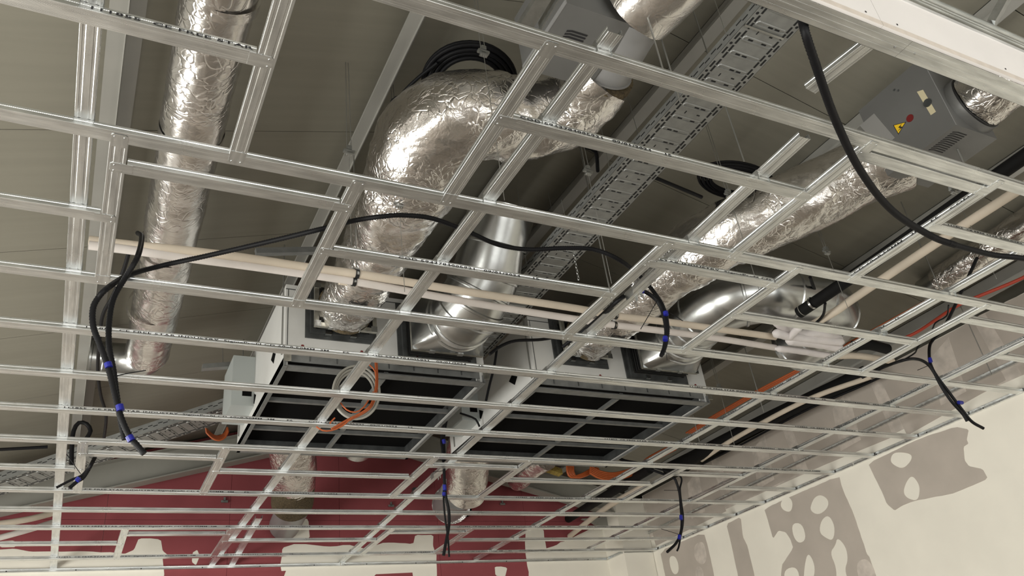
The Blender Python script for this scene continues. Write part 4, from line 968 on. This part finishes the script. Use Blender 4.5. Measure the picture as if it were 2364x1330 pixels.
# ------------------------------------------------------------------ black conduits and luminaire drops
kt = cable('corrugated_conduit', [(3.617, 1.858, 3.47), (3.431, 1.847, 3.48), (3.07, 1.764, 3.49), (2.703, 1.61, 3.5), (2.352, 1.415, 3.515), (2.076, 1.235, 3.56), (1.977, 1.163, 3.615), (2.088, 1.206, 3.8), (2.312, 1.301, 4.1)], .0165, 'conduit', 'thick black corrugated conduit swooping down at the upper right', 'conduit', corr=True, seg=14)
cable('inner_cable', [(4.396, 1.757, 3.4), (4.049, 1.797, 3.43), (3.869, 1.843, 3.45), (3.617, 1.858, 3.47), (3.563, 1.854, 3.472)], .0145, 'conduit', parent=kt)
k1 = cable('corrugated_conduit', [(0.179, 3.15, 2.721), (0.153, 3.15, 2.75), (0.119, 3.15, 2.791), (0.082, 3.15, 2.866), (0.05, 3.15, 2.961), (0.018, 3.15, 3.058), (-0.02, 3.15, 3.147), (-0.055, 3.15, 3.228), (-0.067, 3.15, 3.304), (-0.057, 3.15, 3.355), (-0.025, 3.15, 3.413)] + [(0.051, 3.373, 3.62)] + [(0.192, 3.464, 3.75), (0.363, 3.331, 3.75), (0.599, 3.142, 3.75), (0.804, 2.972, 3.75)] + [(0.967, 3.002, 3.85), (1.073, 2.937, 3.85), (1.167, 2.897, 3.85), (1.315, 2.881, 3.85), (1.521, 2.934, 3.85), (1.72, 2.997, 3.85), (1.895, 2.993, 3.85), (2.069, 2.93, 3.85), (2.237, 2.894, 3.85)] + [(2.382, 2.879, 3.8), (2.609, 3.001, 3.8)] + [(2.695, 3.01, 3.7)] + [(2.717, 3, 3.606), (2.711, 3, 3.497), (2.676, 3, 3.4), (2.63, 3, 3.322)],
           .0125, 'conduit', 'long black corrugated conduit strung from the front left opening to the front middle opening', 'conduit', corr=True, seg=10)
cable('corrugated_conduit', [(0.066, 3.756, 4.1)] + [(0.08, 3.487, 3.9)] + [(0.068, 3.2, 3.611), (0.033, 3.2, 3.501), (0, 3.2, 3.392), (-0.003, 3.2, 3.28), (0.01, 3.2, 3.175), (0.037, 3.2, 3.073), (0.057, 3.2, 2.983), (0.081, 3.2, 2.886), (0.108, 3.2, 2.792)], .0122, 'conduit', 'second black conduit hanging down through the front left opening', 'conduit', corr=True, seg=10)
cable('black_cable', [(0.042, 3.916, 4.1), (0.028, 4.142, 4.1), (-0.003, 4.415, 4.1), (-0.039, 4.632, 4.1), (-0.045, 4.856, 4.1), (-0.031, 5.415, 4.1), (0.008, 5.841, 4.1), (0.066, 6.235, 4.1), (0.08, 6.733, 4.1)], .011, 'conduit', 'black cable running down behind the profiles at the left', 'cable')
tg = Vector((0.049, 3.18, 3.041)); MB().tube([tg, (0.095, 3.16, 3.049), (0.151, 3.15, 3.061)], .0022, 6).build('cable_tie', 'conduit', k1)
def bands(pts, r, par):
    for p, q in pts:
        MB().tube([p, q], r, 10).build('blue_tape', 'blue', par, 50)
bands([((0.013, 3.14, 3.075), (0.02, 3.14, 3.057)), ((0.073, 3.14, 2.905), (0.08, 3.14, 2.883)), ((0.119, 3.14, 2.784), (0.13, 3.14, 2.766))], .0142, k1)
k2 = cable('corrugated_conduit', [(2.511, 3.742, 3.72), (2.533, 3.418, 3.72)] + [(2.389, 3, 3.601), (2.474, 3, 3.662), (2.585, 3, 3.706), (2.661, 3, 3.678), (2.7, 3, 3.612), (2.698, 3, 3.482), (2.657, 3, 3.371), (2.618, 3, 3.311)], .0122, 'conduit', 'black conduit arching over into the front middle opening', 'conduit', corr=True, seg=10)
bands([((2.704, 2.98, 3.58), (2.704, 2.98, 3.558)), ((2.559, 2.98, 3.69), (2.58, 2.98, 3.691)), ((2.661, 2.98, 3.419), (2.655, 2.98, 3.398))], .0142, k2)
MB().tube([(2.665, 2.98, 3.645), (2.574, 2.97, 3.535), (2.497, 2.97, 3.441)], .0022, 6).build('cable_tie', 'conduit', k2)
MB().tube([(2.716, 2.98, 3.581), (2.761, 2.97, 3.555), (2.802, 2.97, 3.53)], .0022, 6).build('cable_tie', 'conduit', k2)
MB().tube([(2.64, 2.98, 3.36), (2.63, 2.97, 3.308), (2.626, 2.97, 3.272)], .0015, 6).build('cable_tie', 'conduit', k2)
# front right opening
k3 = cable('corrugated_conduit', [(4.95, 2.45, 4.0)] + [(5.269, 2.997, 3.85)] + [(5.377, 3.2, 3.833), (5.294, 3.2, 3.764), (5.23, 3.2, 3.653), (5.218, 3.2, 3.584), (5.237, 3.2, 3.512), (5.292, 3.2, 3.407), (5.356, 3.2, 3.281), (5.41, 3.2, 3.195), (5.509, 3.2, 3.15)], .0115, 'conduit', 'black conduit hanging through the front right opening with blue tape', 'conduit', corr=True, seg=10)
cable('corrugated_conduit', [(5.062, 3.654, 3.7), (5.081, 3.465, 3.7)] + [(4.93, 3.2, 3.616), (5.079, 3.2, 3.641), (5.174, 3.2, 3.62), (5.216, 3.2, 3.557), (5.234, 3.2, 3.452), (5.275, 3.2, 3.34), (5.344, 3.2, 3.248), (5.361, 3.2, 3.192)], .0115, 'conduit', 'black conduit arching over from the left into the front right opening', 'conduit', corr=True, seg=10)
bands([((5.204, 3.18, 3.651), (5.2, 3.18, 3.62)), ((5.321, 3.18, 3.322), (5.359, 3.18, 3.322))], .0135, k3)
MB().tube([(5.17, 3.18, 3.594), (4.995, 3.17, 3.532)], .0022, 6).build('cable_tie', 'conduit', k3)
# middle centre opening
k4 = cable('corrugated_conduit', [(2.74, 5.6, 4.56), (2.66, 5.72, 4.3)] + [(2.562, 5.8, 3.937), (2.554, 5.8, 3.788), (2.553, 5.8, 3.642), (2.548, 5.8, 3.534), (2.549, 5.8, 3.411), (2.565, 5.8, 3.291), (2.555, 5.8, 3.172), (2.513, 5.8, 3.024), (2.493, 5.8, 2.952)], .013, 'conduit', 'black conduit hanging through the middle-row centre opening', 'conduit', corr=True, seg=10)
cable('corrugated_conduit', [(2.78, 5.6, 4.56), (2.68, 5.75, 4.3)] + [(2.599, 5.83, 3.951), (2.583, 5.83, 3.763), (2.564, 5.83, 3.58), (2.542, 5.83, 3.403), (2.543, 5.83, 3.231), (2.553, 5.83, 3.097), (2.551, 5.83, 2.946)], .008, 'conduit', 'thinner black conduit twisted round the one in the middle-row centre opening', 'conduit', corr=True, seg=10)
bands([((2.532, 5.77, 3.489), (2.532, 5.77, 3.447)), ((2.523, 5.77, 3.429), (2.521, 5.77, 3.405)), ((2.556, 5.77, 3.869), (2.561, 5.77, 3.836))], .015, k4)
MB().tube([(2.531, 5.78, 3.609), (2.448, 5.78, 3.596)], .0025, 6).build('cable_tie', 'conduit', k4)
# middle right opening
k5 = cable('corrugated_conduit', [(4.65, 5.9, 3.75), (4.76, 5.84, 3.68)] + [(4.865, 5.8, 3.625), (4.892, 5.8, 3.576), (4.899, 5.8, 3.474), (4.875, 5.8, 3.332), (4.845, 5.8, 3.194), (4.799, 5.8, 3.097), (4.729, 5.8, 3.021), (4.613, 5.8, 2.948)], .013, 'conduit', 'black conduit hanging through the middle-row right opening', 'conduit', corr=True, seg=10)
cable('corrugated_conduit', [(4.66, 5.98, 3.80), (4.80, 5.9, 3.74)] + [(4.977, 5.83, 3.65), (4.941, 5.83, 3.525), (4.922, 5.83, 3.402), (4.908, 5.83, 3.281), (4.875, 5.83, 3.183), (4.823, 5.83, 3.086), (4.78, 5.83, 3.002), (4.75, 5.83, 2.964)], .009, 'conduit', 'second black conduit beside the one in the middle-row right opening', 'conduit', corr=True, seg=10)
bands([((4.833, 5.77, 3.264), (4.826, 5.77, 3.225)), ((4.768, 5.77, 3.086), (4.754, 5.77, 3.055))], .0155, k5)
MB().tube([(4.871, 5.78, 3.499), (4.711, 5.78, 3.496)], .0025, 6).build('cable_tie', 'conduit', k5)
MB().tube([(4.773, 5.78, 3.096), (4.585, 5.78, 3.146)], .0025, 6).build('cable_tie', 'conduit', k5)
# middle left opening
k6 = cable('corrugated_conduit', [(0.039, 6.381, 3.85)] + [(0.017, 5.85, 3.602), (0.002, 5.85, 3.556), (-0.022, 5.85, 3.502), (-0.054, 5.85, 3.475), (-0.093, 5.85, 3.431)], .013, 'conduit', 'black conduit end hanging at the middle-row left opening', 'conduit', corr=True, seg=10)
cable('corrugated_conduit', [(0.003, 5.85, 3.571), (-0.034, 5.85, 3.517), (-0.088, 5.85, 3.486), (-0.168, 5.85, 3.432)], .009, 'conduit', 'thinner black conduit end spreading left at the middle-row left opening', 'conduit', corr=True, seg=10)
bands([((-0.044, 5.82, 3.489), (-0.057, 5.82, 3.471))], .017, k6)
MB().tube([(-0.04, 5.82, 3.518), (-0.089, 5.82, 3.582), (-0.139, 5.82, 3.648)], .0025, 6).build('cable_tie', 'conduit', k6)
cable('black_cable', [(-0.11, 6.5, 3.786), (-0.13, 6.5, 3.952), (-0.135, 6.5, 4.071), (-0.109, 6.5, 4.138), (-0.055, 6.5, 4.131), (-0.022, 6.5, 4.077), (-0.041, 6.5, 4.018)], .016, 'conduit', 'black cable loop beside the leftmost carrier low in the picture', 'cable')
cable('black_cable', [(-0.789, 7.5, 4.247), (-0.548, 7.5, 4.273), (-0.33, 7.5, 4.298)], .014, 'conduit', 'black cable sagging at the lower left picture edge', 'cable')
cable('black_cable', [(2.449, 4.6, 4.072), (2.545, 4.6, 4.146), (2.677, 4.6, 4.207), (2.903, 4.6, 4.244), (3.103, 4.6, 4.301)], .012, 'conduit', 'black cable looping between the two ventilation units', 'cable')
cable('black_cable', [(2.657, 4.85, 4.281), (2.605, 4.85, 4.094), (2.551, 4.85, 3.948), (2.498, 4.85, 3.789)] , .010, 'conduit', 'black cable dropping down beside the right ventilation unit', 'cable')
cable('black_cable', [(2.788, 5.9, 4.169), (2.86, 5.9, 4.15), (2.931, 5.9, 4.122), (2.961, 5.9, 4.056)], .009, 'conduit', 'short black lead at the cheek of the right ventilation unit', 'cable')
cable('black_cable', [(5.125, 7, 4.276), (5.239, 7, 4.221), (5.437, 7, 4.194)], .018, 'conduit', 'black hose end behind the far corner of the right ventilation unit', 'cable')
cable('black_cable', [(2.457, 3.059, 4.75), (2.544, 3.073, 4.75), (2.662, 3.236, 4.75)] , .012, 'conduit', 'black cable hook beside the perforated tray', 'cable')
cable('black_cable', [(2.88, 3.015, 4.6), (3.114, 3.055, 4.6), (3.361, 3.098, 4.6)], .012, 'conduit', 'black cable running across the roof right of the perforated tray', 'cable')

# coils of black cable tied under the roof
def coil(label, c, ux, uy, n, r):
    e = empty('cable_coil', c, label, 'cable coil', 'black cable coils')
    c = Vector(c); ux = Vector(ux); uy = Vector(uy); w = ux.cross(uy).normalized()
    for k in range(n):
        f = 1 - .10 * (k % 4); off = w * (.02 * (k // 4) + .006 * (k % 2))
        MB().tube([c + off + ux * f * math.cos(t * math.pi / 20) + uy * f * math.sin(t * math.pi / 20) for t in range(41)], r, 8, False).build('cable_turn', 'conduit', e, 60)
    return e
c0 = Vector((1.627, 2.911, 4.88)); coil('coil of black cable tied up behind the left foil bend', c0, Vector((1.873, 2.823, 4.88)) - c0, Vector((1.518, 2.659, 4.9)) - c0, 8, .013)
cable('black_cable', [(1.383, 2.802, 4.84), (1.324, 2.942, 4.84), (1.286, 3.078, 4.84), (1.284, 3.188, 4.84), (1.282, 3.226, 4.84), (1.253, 3.181, 4.84), (1.264, 3.125, 4.84), (1.369, 3.06, 4.84)], .010, 'conduit', 'black cable leading from the coil to the purlin at the left', 'cable')
c0 = Vector((3.64, 3.015, 4.75)); coil('coil of black cable tied up behind the right foil duct', c0, Vector((3.934, 2.971, 4.75)) - c0, Vector((3.527, 2.861, 4.75)) - c0, 8, .010)

# ------------------------------------------------------------------ hangers, rods and wires
def wing_hanger(label, x, y, z):
    e = empty('wing_hanger', (x, y, z), label, 'hanger', 'wing hangers')
    m = MB().obox((x, y, z), (.030, 0, 0), (0, .010, 0), (0, 0, .006)).obox((x, y, z + .02), (.012, 0, 0), (0, .014, 0), (0, 0, .012)); m.build('wing', 'galv_dark', e)
    MB().obox((x, y, z - .02), (.02, 0, 0), (0, .012, 0), (0, 0, .004)).build('wing', 'galv_dark', e)
    for dx in (-.012, .012):
        MB().tube([(x + dx, y, z - .03), (x + dx * .6, y, roof_z(x) - .005)], .0022, 6).build('wire', 'wire', e)
    MB().tube([(x, y, GZ + .05), (x, y, z)], .0018, 6).build('wire', 'wire', e)
    return e
for t, p in (('above the left foil bend', (1.443, 2.41, 4.55)), ('on the purlin left of the foil bend', (0.975, 3.098, 4.35)), ('in front of the left foil duct run', (1.294, 3.253, 4.2)),
             ('beside the perforated tray', (2.31, 2.895, 4.4)), ('on the right foil duct', (3.286, 2.812, 4.4)), ('behind the steel duct on the right', (4.308, 3.027, 4.3)),
             ('far behind the right ventilation unit', (4.951, 5.007, 4.2)), ('at the upper right beside the black pipe', (4.592, 2.225, 4.3))):
    wing_hanger('spring wing hanger ' + t, *p)
for t, a in (('rod hanging right of the perforated tray', (2.879, 2.298, 4.4)), ('rod in front of the fan body at the top', (2.02, 1.867, 4.3)), ('rod left of the perforated tray', (2.266, 2.048, 4.4)),
             ('rod in front of the steel duct on the right', (2.852, 3.608, 4.3)), ('rod above the orange cables', (5.086, 4.705, 4.1)), ('rod near the right wall, behind the front right opening', (6.349, 3.441, 4)),
             ('rod between the right unit and the right carrier', (4.955, 5.432, 4.1)), ('rod above the cream pipe on the right', (5.185, 2.893, 4.3))):
    x, y, z = a
    tag(MB().tube([(x, y, z - .25), (x, y, roof_z(x) - .01)], .004, 8).build('threaded_rod', 'wire', None, 50), 'thin steel ' + t, 'rod', 'threaded rods')
# small chain below the tray
ch = empty('hanging_chain', (2.468, 3.389, 4.1), 'short light chain hanging below the perforated tray', 'chain')
for i in range(9):
    c = Vector((2.481, 3.411, 4.1)) + Vector((0, 0, .09 - .022 * i)); a = (i % 2)
    ring = [c + Vector(((.006 * math.cos(t * math.pi / 5)) * (1 - a), (.006 * math.cos(t * math.pi / 5)) * a, .013 * math.sin(t * math.pi / 5))) for t in range(11)]
    MB().tube(ring, .0018, 6, False).build('link', 'duct', ch, 50)
MB().tube([Vector((2.481, 3.411, 4.1)) + Vector((0, 0, .1)), Vector((2.481, 3.411, 4.1)) + Vector((-.02, 0, .5))], .0015, 6).build('wire', 'wire', ch)
# odds and ends behind the units
tag(MB().prism([Vector(p) for p in [(5.788, 8.9, 4.099), (6.198, 8.9, 4.123), (6.409, 8.9, 4.073), (6.369, 8.9, 4.021), (6.235, 8.9, 3.975), (6.065, 8.9, 3.975), (5.916, 8.9, 4.071)]], (0, -.05, 0)).build('grey_offcut', 'beam'), 'grey broken opening patch beside the pink wall', 'patch')
tag(MB().obox((4.674, 7.6, 4.295), (.10, 0, -.03), (0, .05, 0), (0, 0, .03)).build('wool_offcut', 'ywool'), 'yellow mineral wool offcut beyond the right ventilation unit', 'insulation')
tag(MB().obox((3.539, 8.9, 4.436), (.05, 0, 0), (0, .03, 0), (0, 0, .03)).build('junction_box', 'frame_dark'), 'small dark junction box on the pink wall', 'junction box')
for t, p in (('left', (1.353, 8.98, 4.296)), ('centre', (3.238, 8.98, 4.272)), ('right', (4.716, 8.98, 4.313))):
    m = MB().obox(p, (.035, 0, 0), (0, .008, 0), (0, 0, .012)).obox(Vector(p) + Vector((0, 0, .025)), (.010, 0, 0), (0, .008, 0), (0, 0, .02))
    tag(m.build('wall_bracket', 'galv_dark'), 'small steel bracket on the pink wall, %s one' % t, 'bracket', 'brackets on the pink wall')
